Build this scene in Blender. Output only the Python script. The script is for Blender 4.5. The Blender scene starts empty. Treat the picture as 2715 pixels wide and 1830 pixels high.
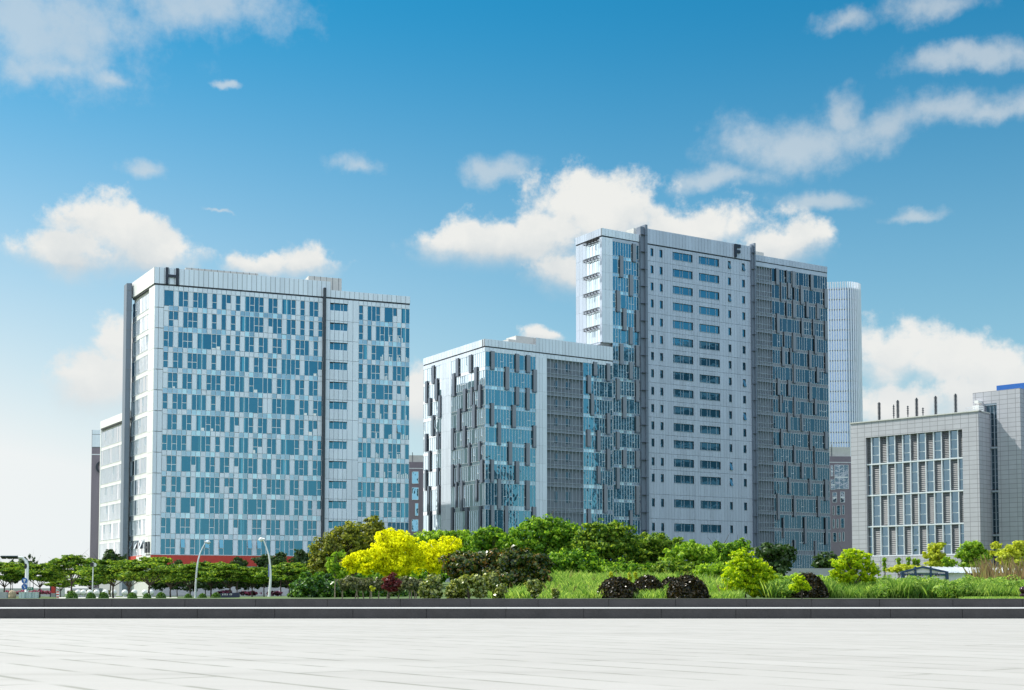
import bpy, math, random
import numpy as np
from mathutils import Vector, Matrix

R = math.radians
sc = bpy.context.scene
col = sc.collection

# ------------------------------------------------------------------ camera
FPX = 3550.0                      # focal length in photo pixels (photo is 2715 wide)
PCX, PCY, HOR = 1357.5, 1380.0, 1574.0
TH = math.atan((HOR - PCY) / FPX)
EYE = 0.6
cd = bpy.data.cameras.new('camera')
cam = bpy.data.objects.new('camera', cd)
col.objects.link(cam)
cam.location = (0, 0, EYE)
cam.rotation_euler = (R(90) + TH, 0, 0)
cd.sensor_width = 36.0
cd.lens = FPX / 2715.0 * 36.0
cd.shift_y = (PCY - 915.0) / 2715.0
cd.clip_start, cd.clip_end = 0.1, 6000
sc.camera = cam

def ray(px, py):
    xc, yc = (px - PCX) / FPX, -(py - PCY) / FPX
    return Vector((xc, math.cos(TH) - yc * math.sin(TH), math.sin(TH) + yc * math.cos(TH)))

def at(px, py, Y):
    d = ray(px, py)
    t = Y / d.y
    return Vector((d.x * t, Y, EYE + d.z * t))

def at_z(px, py, z):
    d = ray(px, py)
    t = (z - EYE) / d.z
    return Vector((d.x * t, d.y * t, z))

# ------------------------------------------------------------------ light
SUN_EL = R(50)
sh = Vector((-0.93, 0.36)).normalized()
sdir = Vector((sh.x * math.cos(SUN_EL), sh.y * math.cos(SUN_EL), math.sin(SUN_EL)))
sl = bpy.data.lights.new('sun', 'SUN')
sl.energy = 5.0
sl.angle = R(0.5)
sl.color = (1.0, 0.95, 0.86)
so = bpy.data.objects.new('sun', sl)
so.rotation_euler = sdir.to_track_quat('Z', 'Y').to_euler()
so.location = (-60, 20, 120)
col.objects.link(so)
sc.view_settings.view_transform = 'Standard'
sc.view_settings.look = 'None'
sc.view_settings.gamma = 1.0
sc.view_settings.exposure = 0.3

# ------------------------------------------------------------------ node helpers
class NT:
    def __init__(s, tree):
        s.t = tree
        s.n = tree.nodes
    def new(s, typ, **kw):
        n = s.n.new(typ)
        for k, v in kw.items():
            setattr(n, k, v)
        return n
    def link(s, a, b):
        s.t.links.new(a, b)
    def put(s, sock, v):
        if hasattr(v, 'is_linked') or hasattr(v, 'links'):
            s.link(v, sock)
        else:
            sock.default_value = v
    def math(s, op, a, b=None, c=None, clamp=False):
        n = s.new('ShaderNodeMath', operation=op)
        n.use_clamp = clamp
        s.put(n.inputs[0], a)
        if b is not None:
            s.put(n.inputs[1], b)
        if c is not None:
            s.put(n.inputs[2], c)
        return n.outputs[0]
    def mix(s, f, a, b, mode='MIX'):
        n = s.new('ShaderNodeMix', data_type='RGBA', blend_type=mode)
        s.put(n.inputs[0], f)
        s.put(n.inputs[6], a)
        s.put(n.inputs[7], b)
        return n.outputs[2]
    def ramp(s, f, stops):
        n = s.new('ShaderNodeValToRGB')
        e = n.color_ramp.elements
        while len(e) < len(stops):
            e.new(0.5)
        for i, (p, c) in enumerate(stops):
            e[i].position = p
            e[i].color = tuple(c) + (1,) if len(c) == 3 else c
        s.put(n.inputs[0], f)
        return n.outputs[0]
    def noise(s, vec, scale, detail=4, rough=0.55, dim='3D'):
        n = s.new('ShaderNodeTexNoise', noise_dimensions=dim)
        s.put(n.inputs['Vector'], vec)
        n.inputs['Scale'].default_value = scale
        n.inputs['Detail'].default_value = detail
        n.inputs['Roughness'].default_value = rough
        return n.outputs['Fac']
    def smooth(s, v, lo, hi):
        n = s.new('ShaderNodeMapRange', interpolation_type='SMOOTHSTEP')
        s.put(n.inputs[0], v)
        n.inputs[1].default_value = lo
        n.inputs[2].default_value = hi
        return n.outputs[0]

# ------------------------------------------------------------------ sky with clouds
w = bpy.data.worlds.new('World')
sc.world = w
w.use_nodes = True
nt = NT(w.node_tree)
nt.n.clear()
SKYK = 0.107
sky = nt.new('ShaderNodeTexSky', sky_type='NISHITA')
sky.sun_disc = False
sky.sun_elevation = SUN_EL
sky.sun_rotation = math.atan2(sh.x, sh.y)
sky.air_density = 1.15
sky.dust_density = 1.2
sky.ozone_density = 2.0
tc = nt.new('ShaderNodeTexCoord')
gen = tc.outputs['Generated']
sep = nt.new('ShaderNodeSeparateXYZ')
nt.link(gen, sep.inputs[0])
dx, dy, dz = sep.outputs
az = nt.math('ARCTAN2', dx, dy)
el = nt.math('ARCSINE', dz)
cmb = nt.new('ShaderNodeCombineXYZ')
nt.put(cmb.inputs[0], az)
nt.put(cmb.inputs[1], el)
p2 = cmb.outputs[0]
n_big = nt.noise(p2, 15.0, 9, 0.62)
n_fine = nt.noise(p2, 46.0, 8, 0.62)
n_warp = nt.math('ADD', nt.math('MULTIPLY', nt.math('SUBTRACT', n_big, 0.5), 1.75), nt.math('MULTIPLY', nt.math('SUBTRACT', n_fine, 0.5), 0.8))
wn = nt.new('ShaderNodeTexNoise')
nt.link(p2, wn.inputs['Vector'])
wn.inputs['Scale'].default_value = 11.0
wn.inputs['Detail'].default_value = 6
wn.inputs['Roughness'].default_value = 0.6
ws = nt.new('ShaderNodeSeparateColor')
nt.link(wn.outputs['Color'], ws.inputs[0])
az_w = nt.math('ADD', az, nt.math('MULTIPLY', nt.math('SUBTRACT', ws.outputs[0], 0.5), 0.085))
el_w = nt.math('ADD', el, nt.math('MULTIPLY', nt.math('SUBTRACT', ws.outputs[1], 0.5), 0.05))

def ang(px, py):
    d = ray(px, py).normalized()
    return math.atan2(d.x, d.y), math.asin(d.z)

def blob(px, py, rx, ry):
    a, e = ang(px, py)
    u = nt.math('DIVIDE', nt.math('SUBTRACT', az_w, a), rx / FPX)
    v = nt.math('DIVIDE', nt.math('SUBTRACT', el_w, e), ry / FPX)
    r2 = nt.math('ADD', nt.math('MULTIPLY', u, u), nt.math('MULTIPLY', v, v))
    return nt.math('MAXIMUM', nt.math('SUBTRACT', 1.0, nt.math('SQRT', r2)), -1.0), v

def cloud_bank(blobs):
    """crisp sunlit tops, soft grey undersides"""
    A = S = W_ = None
    for b in blobs:
        g, v = blob(*b)
        below = nt.math('MULTIPLY_ADD', v, -1.0, 0.22, clamp=True)
        val = nt.math('MULTIPLY_ADD', n_warp, nt.math('MULTIPLY_ADD', below, -0.72, 1.0), g)
        al = nt.math('DIVIDE', nt.math('SUBTRACT', val, 0.06), nt.math('MULTIPLY_ADD', below, 1.25, 0.42), clamp=True)
        A = al if A is None else nt.math('MAXIMUM', A, al)
        sb = nt.math('MULTIPLY', al, below)
        S = sb if S is None else nt.math('ADD', S, sb)
        W_ = al if W_ is None else nt.math('ADD', W_, al)
    return nt.smooth(A, 0.0, 1.0), nt.math('DIVIDE', S, nt.math('MAXIMUM', W_, 0.001))

def field(blobs):
    f = None
    for b in blobs:
        g = blob(*b)[0]
        f = g if f is None else nt.math('SMOOTH_MAX', f, g, 0.25)
    return f

d_puff, under = cloud_bank([
    (255, 620, 180, 112), (380, 660, 190, 92), (150, 675, 175, 82), (800, 700, 150, 82), (690, 698, 140, 62),
    (240, 1010, 200, 120), (330, 920, 115, 110), (1120, 1090, 170, 130), (1420, 892, 80, 38),
    (1585, 575, 280, 155), (1300, 640, 250, 120), (1430, 650, 240, 110), (1850, 628, 260, 108), (2060, 665, 160, 90), (1540, 720, 210, 95), (1450, 620, 210, 105),
    (2360, 975, 210, 125), (2560, 990, 290, 115), (2640, 1080, 330, 170), (2400, 1110, 270, 150),
    (-1900, 1150, 900, 380), (3500, 900, 500, 160), (4600, 700, 600, 120), (-2700, 900, 700, 200)])
wisps = field([
    (120, 60, 440, 190), (500, 10, 340, 105), (120, 170, 170, 65), (290, 200, 100, 40), (610, 225, 60, 16),
    (2080, 370, 240, 95), (2200, 290, 90, 75), (2330, 330, 220, 80), (2500, 310, 220, 62), (2620, 310, 90, 40),
    (2260, 45, 120, 44), (2480, 5, 170, 55), (2590, 150, 200, 45), (2150, 530, 150, 34), (1310, 450, 150, 42),
    (970, 435, 90, 42), (385, 465, 80, 36), (2420, 560, 100, 26), (1900, 470, 120, 40), (560, 540, 50, 9),
    (4200, 300, 700, 120), (-900, 300, 500, 150)])
d_wisp = nt.math('MULTIPLY', nt.smooth(nt.math('ADD', wisps, nt.math('MULTIPLY', n_warp, 1.1)), 0.0, 1.0), 0.62)
# sky colour: nishita, pushed to the deeper cyan of the photograph, with a pale band of haze at the horizon
base = nt.mix(1.0, sky.outputs[0], (0.085, 0.72, 0.90, 1), 'MULTIPLY')
hz = nt.math('POWER', nt.math('SUBTRACT', 1.0, nt.math('MULTIPLY', nt.math('MAXIMUM', el, 0.0), 2.25), clamp=True), 1.75)
lft = nt.math('MULTIPLY_ADD', az, -1.9, 0.15, clamp=True)
hz = nt.math('MULTIPLY', hz, nt.math('MULTIPLY_ADD', lft, 0.75, 0.92), clamp=True)
hazec = nt.mix(nt.math('MULTIPLY_ADD', az, -1.3, 0.45, clamp=True), (5.0, 6.2, 6.6, 1), (6.7, 6.9, 6.9, 1))
base = nt.mix(hz, base, hazec)
glow = nt.math('MULTIPLY', nt.smooth(nt.math('ABSOLUTE', nt.math('ADD', az, 1.2)), 0.78, 0.25), nt.smooth(el, 0.9, 0.45))  # off-frame brightening added around the sun's azimuth to whiten left-facing glass
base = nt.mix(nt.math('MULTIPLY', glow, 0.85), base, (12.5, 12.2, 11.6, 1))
shade_n = nt.noise(p2, 26.0, 7, 0.62)
core = nt.math('ADD', nt.math('MULTIPLY', under, 1.7), nt.math('MULTIPLY', nt.math('SUBTRACT', shade_n, 0.5), 1.3), clamp=True)
c_puff = nt.mix(core, (6.5, 6.55, 6.35, 1), (4.5, 5.0, 5.3, 1))
low = nt.smooth(el, 0.30, 0.10)
c_puff = nt.mix(nt.math('MULTIPLY', low, 0.5), c_puff, (6.3, 6.45, 6.4, 1))
c_wisp = nt.mix(nt.noise(p2, 9.0, 4, 0.5), (4.3, 4.8, 5.1, 1), (6.3, 6.5, 6.5, 1))
skyc = nt.mix(d_wisp, base, c_wisp)
skyc = nt.mix(d_puff, skyc, c_puff)
# bright cloud added out of view, overhead and behind, to fill shaded facades
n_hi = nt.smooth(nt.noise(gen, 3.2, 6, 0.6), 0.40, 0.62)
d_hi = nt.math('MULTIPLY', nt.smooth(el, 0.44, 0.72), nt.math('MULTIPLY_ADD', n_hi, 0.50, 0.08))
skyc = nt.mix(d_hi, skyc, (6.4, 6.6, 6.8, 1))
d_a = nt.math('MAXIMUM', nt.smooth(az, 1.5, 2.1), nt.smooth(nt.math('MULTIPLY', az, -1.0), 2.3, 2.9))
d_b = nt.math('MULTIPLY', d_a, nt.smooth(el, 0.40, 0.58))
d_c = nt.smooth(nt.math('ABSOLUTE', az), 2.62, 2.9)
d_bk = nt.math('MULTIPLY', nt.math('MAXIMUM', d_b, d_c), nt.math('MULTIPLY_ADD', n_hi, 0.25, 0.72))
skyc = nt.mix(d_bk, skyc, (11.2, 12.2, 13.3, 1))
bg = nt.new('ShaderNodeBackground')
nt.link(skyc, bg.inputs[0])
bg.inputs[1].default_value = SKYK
wo = nt.new('ShaderNodeOutputWorld')
nt.link(bg.outputs[0], wo.inputs[0])

# ------------------------------------------------------------------ materials
def mat(name, base, rough=0.6, metal=0.0, spec=0.5, var=0.12, vscale=1.2, streak=False, bump=0.0, vmul=(1, 1, 1)):
    m = bpy.data.materials.new(name)
    m.use_nodes = True
    t = NT(m.node_tree)
    b = t.n['Principled BSDF']
    tc = t.new('ShaderNodeTexCoord')
    mp = t.new('ShaderNodeMapping')
    t.link(tc.outputs['Object'], mp.inputs[0])
    mp.inputs['Scale'].default_value = (1, 1, 0.12) if streak else vmul
    nz = t.noise(mp.outputs[0], vscale, 5, 0.6)
    nz2 = t.noise(tc.outputs['Object'], vscale * 9, 3, 0.6)
    f = t.math('ADD', t.math('MULTIPLY', nz, 0.7), t.math('MULTIPLY', nz2, 0.3))
    lo = tuple(max(0, c * (1 - var)) for c in base) + (1,)
    hi = tuple(min(1, c * (1 + var)) for c in base) + (1,)
    c = t.ramp(f, [(0.3, lo), (0.7, hi)])
    if streak:                                          # each panel a slightly different tone
        geo = t.new('ShaderNodeNewGeometry')
        c = t.mix(1.0, c, t.ramp(geo.outputs['Random Per Island'], [(0.0, (0.90, 0.90, 0.90)), (0.5, (0.97, 0.97, 0.97)), (1.0, (1.0, 1.0, 1.0))]), 'MULTIPLY')
    t.link(c, b.inputs['Base Color'])
    b.inputs['Roughness'].default_value = rough
    b.inputs['Metallic'].default_value = metal
    b.inputs['Specular IOR Level'].default_value = spec
    if bump:
        bp = t.new('ShaderNodeBump')
        bp.inputs['Strength'].default_value = bump
        bp.inputs['Distance'].default_value = 0.05
        t.link(nz2, bp.inputs['Height'])
        t.link(bp.outputs[0], b.inputs['Normal'])
    return m

def glass(name, tint, dark, refl=0.55, wav=0.02, rough=0.02):
    """coated facade glass: dark room behind, tinted mirror in front, each pane a little bowed"""
    m = bpy.data.materials.new(name)
    m.use_nodes = True
    t = NT(m.node_tree)
    t.n.clear()
    out = t.new('ShaderNodeOutputMaterial')
    tc = t.new('ShaderNodeTexCoord')
    geo = t.new('ShaderNodeNewGeometry')
    nz = t.noise(tc.outputs['Object'], 0.55, 2, 0.5)
    bp = t.new('ShaderNodeBump')
    bp.inputs['Strength'].default_value = 1.0
    bp.inputs['Distance'].default_value = wav
    t.link(nz, bp.inputs['Height'])
    gl = t.new('ShaderNodeBsdfGlossy')
    gl.inputs['Roughness'].default_value = rough
    gl.inputs['Color'].default_value = tuple(tint) + (1,)
    t.link(bp.outputs[0], gl.inputs['Normal'])
    df = t.new('ShaderNodeBsdfDiffuse')
    rnd = geo.outputs['Random Per Island']
    room = t.ramp(rnd, [(0.0, tuple(c * 0.45 for c in dark)), (0.6, dark), (0.95, tuple(min(1, c * 2.0 + 0.01) for c in dark))])
    t.link(room, df.inputs['Color'])
    mx = t.new('ShaderNodeMixShader')
    lw = t.new('ShaderNodeLayerWeight')
    lw.inputs['Blend'].default_value = 0.25
    f = t.math('MULTIPLY_ADD', lw.outputs['Fresnel'], 0.5, refl, clamp=True)
    t.link(f, mx.inputs[0])
    t.link(df.outputs[0], mx.inputs[1])
    t.link(gl.outputs[0], mx.inputs[2])
    t.link(mx.outputs[0], out.inputs[0])
    return m

def leafmat(name, stops, trans=0.45, gloss=0.05, grough=0.35):
    m = bpy.data.materials.new(name)
    m.use_nodes = True
    t = NT(m.node_tree)
    t.n.clear()
    out = t.new('ShaderNodeOutputMaterial')
    geo = t.new('ShaderNodeNewGeometry')
    tc = t.new('ShaderNodeTexCoord')
    nz = t.noise(tc.outputs['Object'], 0.9, 3, 0.6)
    f = t.math('ADD', t.math('MULTIPLY', geo.outputs['Random Per Island'], 0.65), t.math('MULTIPLY', nz, 0.4))
    c = t.ramp(f, [(0.15 + 0.7 * i / max(1, len(stops) - 1), s) for i, s in enumerate(stops)])
    df = t.new('ShaderNodeBsdfDiffuse')
    tr = t.new('ShaderNodeBsdfTranslucent')
    gl = t.new('ShaderNodeBsdfGlossy')
    gl.inputs['Roughness'].default_value = grough
    gl.inputs['Color'].default_value = (0.9, 0.9, 0.9, 1)
    t.link(c, df.inputs[0])
    t.link(t.mix(1.0, c, (1.35, 1.3, 0.75, 1), 'MULTIPLY'), tr.inputs[0])
    m1, m2 = t.new('ShaderNodeMixShader'), t.new('ShaderNodeMixShader')
    m1.inputs[0].default_value = trans
    m2.inputs[0].default_value = gloss
    t.link(df.outputs[0], m1.inputs[1]); t.link(tr.outputs[0], m1.inputs[2])
    t.link(m1.outputs[0], m2.inputs[1]); t.link(gl.outputs[0], m2.inputs[2])
    t.link(m2.outputs[0], out.inputs[0])
    return m

M = {}
M['panel'] = mat('aluminium_panel', (0.74, 0.82, 0.93), 0.42, 0.1, var=0.10, vscale=0.5, streak=True)
M['panel_lite'] = mat('white_panel', (0.86, 0.86, 0.85), 0.40, 0.15, var=0.06, vscale=0.5, streak=True)
M['panel_tower'] = mat('tower_panel', (0.47, 0.54, 0.65), 0.45, 0.12, var=0.13, vscale=0.35, streak=True)
M['joint'] = mat('panel_joint', (0.17, 0.19, 0.21), 0.7)
M['spandrel'] = glass('spandrel_glass', (0.86, 0.93, 1.0), (0.30, 0.45, 0.60), 0.45, 0.01, 0.06)
M['mullion'] = mat('mullion_metal', (0.72, 0.76, 0.80), 0.4, 0.3, var=0.05)
M['dark'] = mat('charcoal_metal', (0.045, 0.055, 0.07), 0.45, 0.2, var=0.2)
M['fin'] = mat('grey_fin', (0.25, 0.28, 0.33), 0.5, 0.1, var=0.1, streak=True)
M['slab'] = mat('fin_slab', (0.16, 0.20, 0.26), 0.5, 0.1, var=0.12, streak=True)
M['glass'] = glass('window_glass', (0.16, 0.42, 0.56), (0.010, 0.035, 0.055), 0.60, 0.012)
M['glass_cw'] = glass('curtain_glass', (0.24, 0.50, 0.62), (0.012, 0.045, 0.07), 0.62, 0.03)
M['glass_white'] = glass('bright_glass', (0.96, 0.98, 1.0), (0.12, 0.16, 0.18), 0.85, 0.02)
M['glass_col'] = glass('glass_over_column', (0.24, 0.50, 0.62), (0.05, 0.22, 0.30), 0.5, 0.01)
M['daylight_patch'] = mat('daylight_white', (0.92, 0.94, 0.94), 0.6, var=0.04)
M['glass_side'] = glass('side_glass', (0.70, 0.84, 0.92), (0.02, 0.04, 0.055), 0.55, 0.012)
M['glass_dark'] = glass('dark_glass', (0.17, 0.28, 0.36), (0.012, 0.024, 0.032), 0.45, 0.03)
M['screen'] = mat('louvre_screen', (0.21, 0.25, 0.30), 0.6, 0.1, var=0.18, vscale=0.6, streak=True)
M['screen_bar'] = mat('screen_bar', (0.36, 0.42, 0.49), 0.45, 0.3)
M['red'] = mat('red_band', (0.52, 0.045, 0.028), 0.5, var=0.12)
M['purple'] = mat('mauve_cladding', (0.235, 0.20, 0.25), 0.55, 0.1, var=0.14, vscale=0.4, streak=True)
M['grey'] = mat('grey_concrete', (0.36, 0.37, 0.38), 0.8, var=0.15, bump=0.2)
M['lgrey'] = mat('pale_concrete', (0.58, 0.58, 0.56), 0.8, var=0.12)
M['roof'] = mat('flat_roof', (0.30, 0.30, 0.30), 0.9, var=0.2)
M['louvre'] = mat('grey_louvre', (0.19, 0.20, 0.215), 0.5, 0.2, var=0.15)
M['white'] = mat('white_paint', (0.80, 0.80, 0.78), 0.4, var=0.05)
M['blue'] = mat('blue_steel', (0.02, 0.12, 0.42), 0.4, var=0.1)
M['navy'] = mat('navy_board', (0.012, 0.02, 0.06), 0.5, var=0.2)
M['green_sign'] = mat('green_sign', (0.0, 0.16, 0.10), 0.4, var=0.1)
M['bark'] = mat('bark', (0.075, 0.055, 0.042), 0.9, var=0.35, vscale=6)
M['palebark'] = mat('pale_bark', (0.26, 0.21, 0.15), 0.9, var=0.3, vscale=6)
M['black'] = mat('black_paint', (0.015, 0.016, 0.02), 0.35, var=0.2)
M['mastic'] = mat('cabinet_paint', (0.48, 0.58, 0.58), 0.5, var=0.06)
M['urn'] = mat('dark_maroon_paint', (0.035, 0.012, 0.018), 0.18, var=0.2)
M['letter'] = mat('letter_dark', (0.018, 0.026, 0.045), 0.4, var=0.15)
M['tiles'] = mat('blue_white_roof', (0.66, 0.74, 0.82), 0.35, 0.1, var=0.08)

def tile_mat(name, base, joint, bw, bh, mort, axis_rot=(0, 0, 0), rough=0.75, var=0.1, offset=0.5):
    """rectangular slabs with dark joints, in object space"""
    m = bpy.data.materials.new(name)
    m.use_nodes = True
    t = NT(m.node_tree)
    b = t.n['Principled BSDF']
    tc = t.new('ShaderNodeTexCoord')
    mp = t.new('ShaderNodeMapping')
    mp.inputs['Rotation'].default_value = axis_rot
    t.link(tc.outputs['UV'], mp.inputs[0])
    br = t.new('ShaderNodeTexBrick')
    br.offset = offset
    t.link(mp.outputs[0], br.inputs['Vector'])
    br.inputs['Scale'].default_value = 1.0
    br.inputs['Brick Width'].default_value = bw
    br.inputs['Row Height'].default_value = bh
    br.inputs['Mortar Size'].default_value = mort
    br.inputs['Mortar Smooth'].default_value = 0.3
    br.inputs['Color1'].default_value = tuple(c * (1 - var) for c in base) + (1,)
    br.inputs['Color2'].default_value = tuple(min(1, c * (1 + var)) for c in base) + (1,)
    br.inputs['Mortar'].default_value = tuple(joint) + (1,)
    nz = t.noise(tc.outputs['Object'], 0.7, 6, 0.6)
    c = t.mix(0.35, br.outputs[0], t.ramp(nz, [(0.3, tuple(x * 0.7 for x in base)), (0.7, base)]), 'MIX')
    t.link(c, b.inputs['Base Color'])
    b.inputs['Roughness'].default_value = rough
    return m
M['stone'] = tile_mat('stone_cladding', (0.47, 0.475, 0.52), (0.12, 0.12, 0.135), 1.15, 0.66, 0.035, var=0.06, offset=0.0)

# ------------------------------------------------------------------ mesh builder
class MB:
    def __init__(s):
        s.v, s.f, s.m, s.uv = [], [], [], []
    def quad(s, a, b, c, d, mi=0, uv=None):
        i = len(s.v)
        s.v += [tuple(a), tuple(b), tuple(c), tuple(d)]
        s.f.append((i, i + 1, i + 2, i + 3))
        s.m.append(mi)
        s.uv.append(uv or [(0, 0), (1, 0), (1, 1), (0, 1)])
    def poly(s, pts, mi=0):
        i = len(s.v)
        s.v += [tuple(p) for p in pts]
        s.f.append(tuple(range(i, i + len(pts))))
        s.m.append(mi)
        s.uv.append([(p[0], p[1]) for p in pts])
    def hexa(s, c, mi=0, uvs=None):
        """c: 8 corners, 0-3 one side ccw, 4-7 the opposite side"""
        i = len(s.v)
        s.v += [tuple(p) for p in c]
        for q in ((3, 2, 1, 0), (4, 5, 6, 7), (0, 1, 5, 4), (1, 2, 6, 5), (2, 3, 7, 6), (3, 0, 4, 7)):
            s.f.append(tuple(i + k for k in q))
            s.m.append(mi)
            s.uv.append([(0, 0), (1, 0), (1, 1), (0, 1)])
    def box(s, x0, x1, y0, y1, z0, z1, mi=0):
        s.hexa([(x0, y0, z0), (x1, y0, z0), (x1, y1, z0), (x0, y1, z0), (x0, y0, z1), (x1, y0, z1), (x1, y1, z1), (x0, y1, z1)], mi)
    def fbox(s, F, u0, u1, z0, z1, d0, d1, mi=0):
        P = F.P
        s.hexa([P(u0, z0, d0), P(u1, z0, d0), P(u1, z1, d0), P(u0, z1, d0), P(u0, z0, d1), P(u1, z0, d1), P(u1, z1, d1), P(u0, z1, d1)], mi)
    def fquad(s, F, u0, u1, z0, z1, d, mi=0):
        P = F.P
        s.quad(P(u0, z0, d), P(u1, z0, d), P(u1, z1, d), P(u0, z1, d), mi, [(u0, z0), (u1, z0), (u1, z1), (u0, z1)])
    def prism(s, pts, z0, z1, mi=0, mtop=None):
        n = len(pts)
        a = 0.0
        for k in range(n):
            p, q = pts[k], pts[(k + 1) % n]
            L = math.hypot(q[0] - p[0], q[1] - p[1])
            s.quad((p[0], p[1], z0), (q[0], q[1], z0), (q[0], q[1], z1), (p[0], p[1], z1), mi, [(a, z0), (a + L, z0), (a + L, z1), (a, z1)])
            a += L
        s.poly([(p[0], p[1], z1) for p in pts], mi if mtop is None else mtop)
        s.poly([(p[0], p[1], z0) for p in reversed(pts)], mi)
    def tube(s, pts, rads, n=8, mi=0, cap=True):
        rings = []
        pts = [Vector(p) for p in pts]
        for k, p in enumerate(pts):
            t = (pts[min(k + 1, len(pts) - 1)] - pts[max(k - 1, 0)])
            t = t.normalized() if t.length > 1e-9 else Vector((0, 0, 1))
            ref = Vector((1, 0, 0)) if abs(t.x) < 0.9 else Vector((0, 1, 0))
            a = t.cross(ref).normalized()
            b = t.cross(a).normalized()
            i = len(s.v)
            for j in range(n):
                an = 2 * math.pi * j / n
                s.v.append(tuple(p + (a * math.cos(an) + b * math.sin(an)) * rads[k]))
            rings.append(i)
        for r0, r1 in zip(rings, rings[1:]):
            for j in range(n):
                s.f.append((r0 + j, r0 + (j + 1) % n, r1 + (j + 1) % n, r1 + j))
                s.m.append(mi)
                s.uv.append([(0, 0), (1, 0), (1, 1), (0, 1)])
        if cap:
            for r in (rings[0], rings[-1]):
                s.f.append(tuple(r + j for j in range(n)))
                s.m.append(mi)
                s.uv.append([(0, 0)] * n)
    def lathe(s, prof, c=(0, 0, 0), n=14, mi=0):
        s.tube([(c[0], c[1], c[2] + z) for r, z in prof], [max(r, 1e-3) for r, z in prof], n, mi)
    def build(s, name, mats, parent=None, local=False, smooth=False):
        me = bpy.data.meshes.new(name)
        off = Vector((0, 0, 0))
        if parent is not None and not local:
            o = parent
            while o is not None:
                off += o.location
                o = o.parent
        vs = s.v if off.length == 0 else [(x - off.x, y - off.y, z - off.z) for x, y, z in s.v]
        me.from_pydata(vs, [], s.f)
        for m in mats if isinstance(mats, (list, tuple)) else [mats]:
            me.materials.append(m)
        me.polygons.foreach_set('material_index', s.m)
        if smooth:
            me.polygons.foreach_set('use_smooth', [True] * len(s.f))
        ul = me.uv_layers.new(name='UVMap')
        flat = [c for q in s.uv for p in q for c in p]
        if len(flat) == 2 * len(me.loops):
            ul.data.foreach_set('uv', flat)
        me.update()
        o = bpy.data.objects.new(name, me)
        col.objects.link(o)
        if parent is not None:
            o.parent = parent
        return o

def tag(o, label=None, cat=None, group=None, kind=None):
    if label: o['label'] = label
    if cat: o['category'] = cat
    if group: o['group'] = group
    if kind: o['kind'] = kind
    return o

def empty(name, loc, label, cat, group=None):
    o = bpy.data.objects.new(name, None)
    o.empty_display_size = 0.5
    col.objects.link(o)
    o.location = loc
    return tag(o, label, cat, group)

def copy_tree(o, parent=None):
    c = o.copy()
    col.objects.link(c)
    c.parent = parent
    for ch in list(o.children):
        copy_tree(ch, c)
    return c

class Face:
    """a vertical facade plane between two plan points; u along it, z up, d outwards"""
    def __init__(s, A, B):
        s.A = Vector((A[0], A[1]))
        e = Vector((B[0], B[1])) - s.A
        s.L = e.length
        s.t = e / s.L
        n = Vector((s.t.y, -s.t.x))
        if n.dot(-s.A) < 0:
            n = -n
        s.n = n
    def P(s, u, z, d=0.0):
        p = s.A + s.t * u + s.n * d
        return Vector((p.x, p.y, z))
    def uz(s, px, py, d=0.0):
        r = ray(px, py)
        o = s.A + s.n * d
        k = s.n.dot(o) / s.n.dot(Vector((r.x, r.y)))
        p = Vector((r.x, r.y)) * k
        return (p - s.A).dot(s.t), EYE + r.z * k
    def u(s, px, py): return s.uz(px, py)[0]
    def z(s, px, py): return s.uz(px, py)[1]

def xy(v): return Vector((v[0], v[1]))
rnd = random.Random(7)

# ------------------------------------------------------------------ ground
def tz(x, y):
    if y < 35.4:
        return -0.06
    k = min(1, max(0, (y - 50) / 45.0))
    side = min(1, max(0, (x + 16 + 0.0 * y) / 6.0))
    far = 0.1 * (1 - side) + 0.5 * side
    z = 0.43 * (1 - k) + far * k
    z += 1.0 * math.exp(-((x - 3.5) / 10.5) ** 4 - ((y - 76) / 15.0) ** 2)
    return z

def terrain():
    m = MB()
    xs = [-2500, -900, -400, -200, -120, -80] + [x * 4.0 for x in range(-15, 21)] + [100, 130, 200, 400, 900, 2500]
    ys = [-60, 0, 20, 35.3, 35.5, 38] + [40 + 4 * i for i in range(0, 24)] + [140, 150, 165, 180, 200, 230, 260, 300, 400, 600, 1000, 2000, 4500]
    idx = {}
    for j, y in enumerate(ys):
        for i, x in enumerate(xs):
            idx[i, j] = len(m.v)
            m.v.append((x, y, tz(x, y)))
    for j in range(len(ys) - 1):
        for i in range(len(xs) - 1):
            m.f.append((idx[i, j], idx[i + 1, j], idx[i + 1, j + 1], idx[i, j + 1]))
            m.m.append(0)
            m.uv.append([(0, 0)] * 4)
    return m
M['lawn'] = mat('lawn_soil', (0.075, 0.125, 0.028), 0.95, var=0.45, vscale=0.8, bump=0.4)
tag(terrain().build('ground', M['lawn'], smooth=True), kind='structure')

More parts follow.
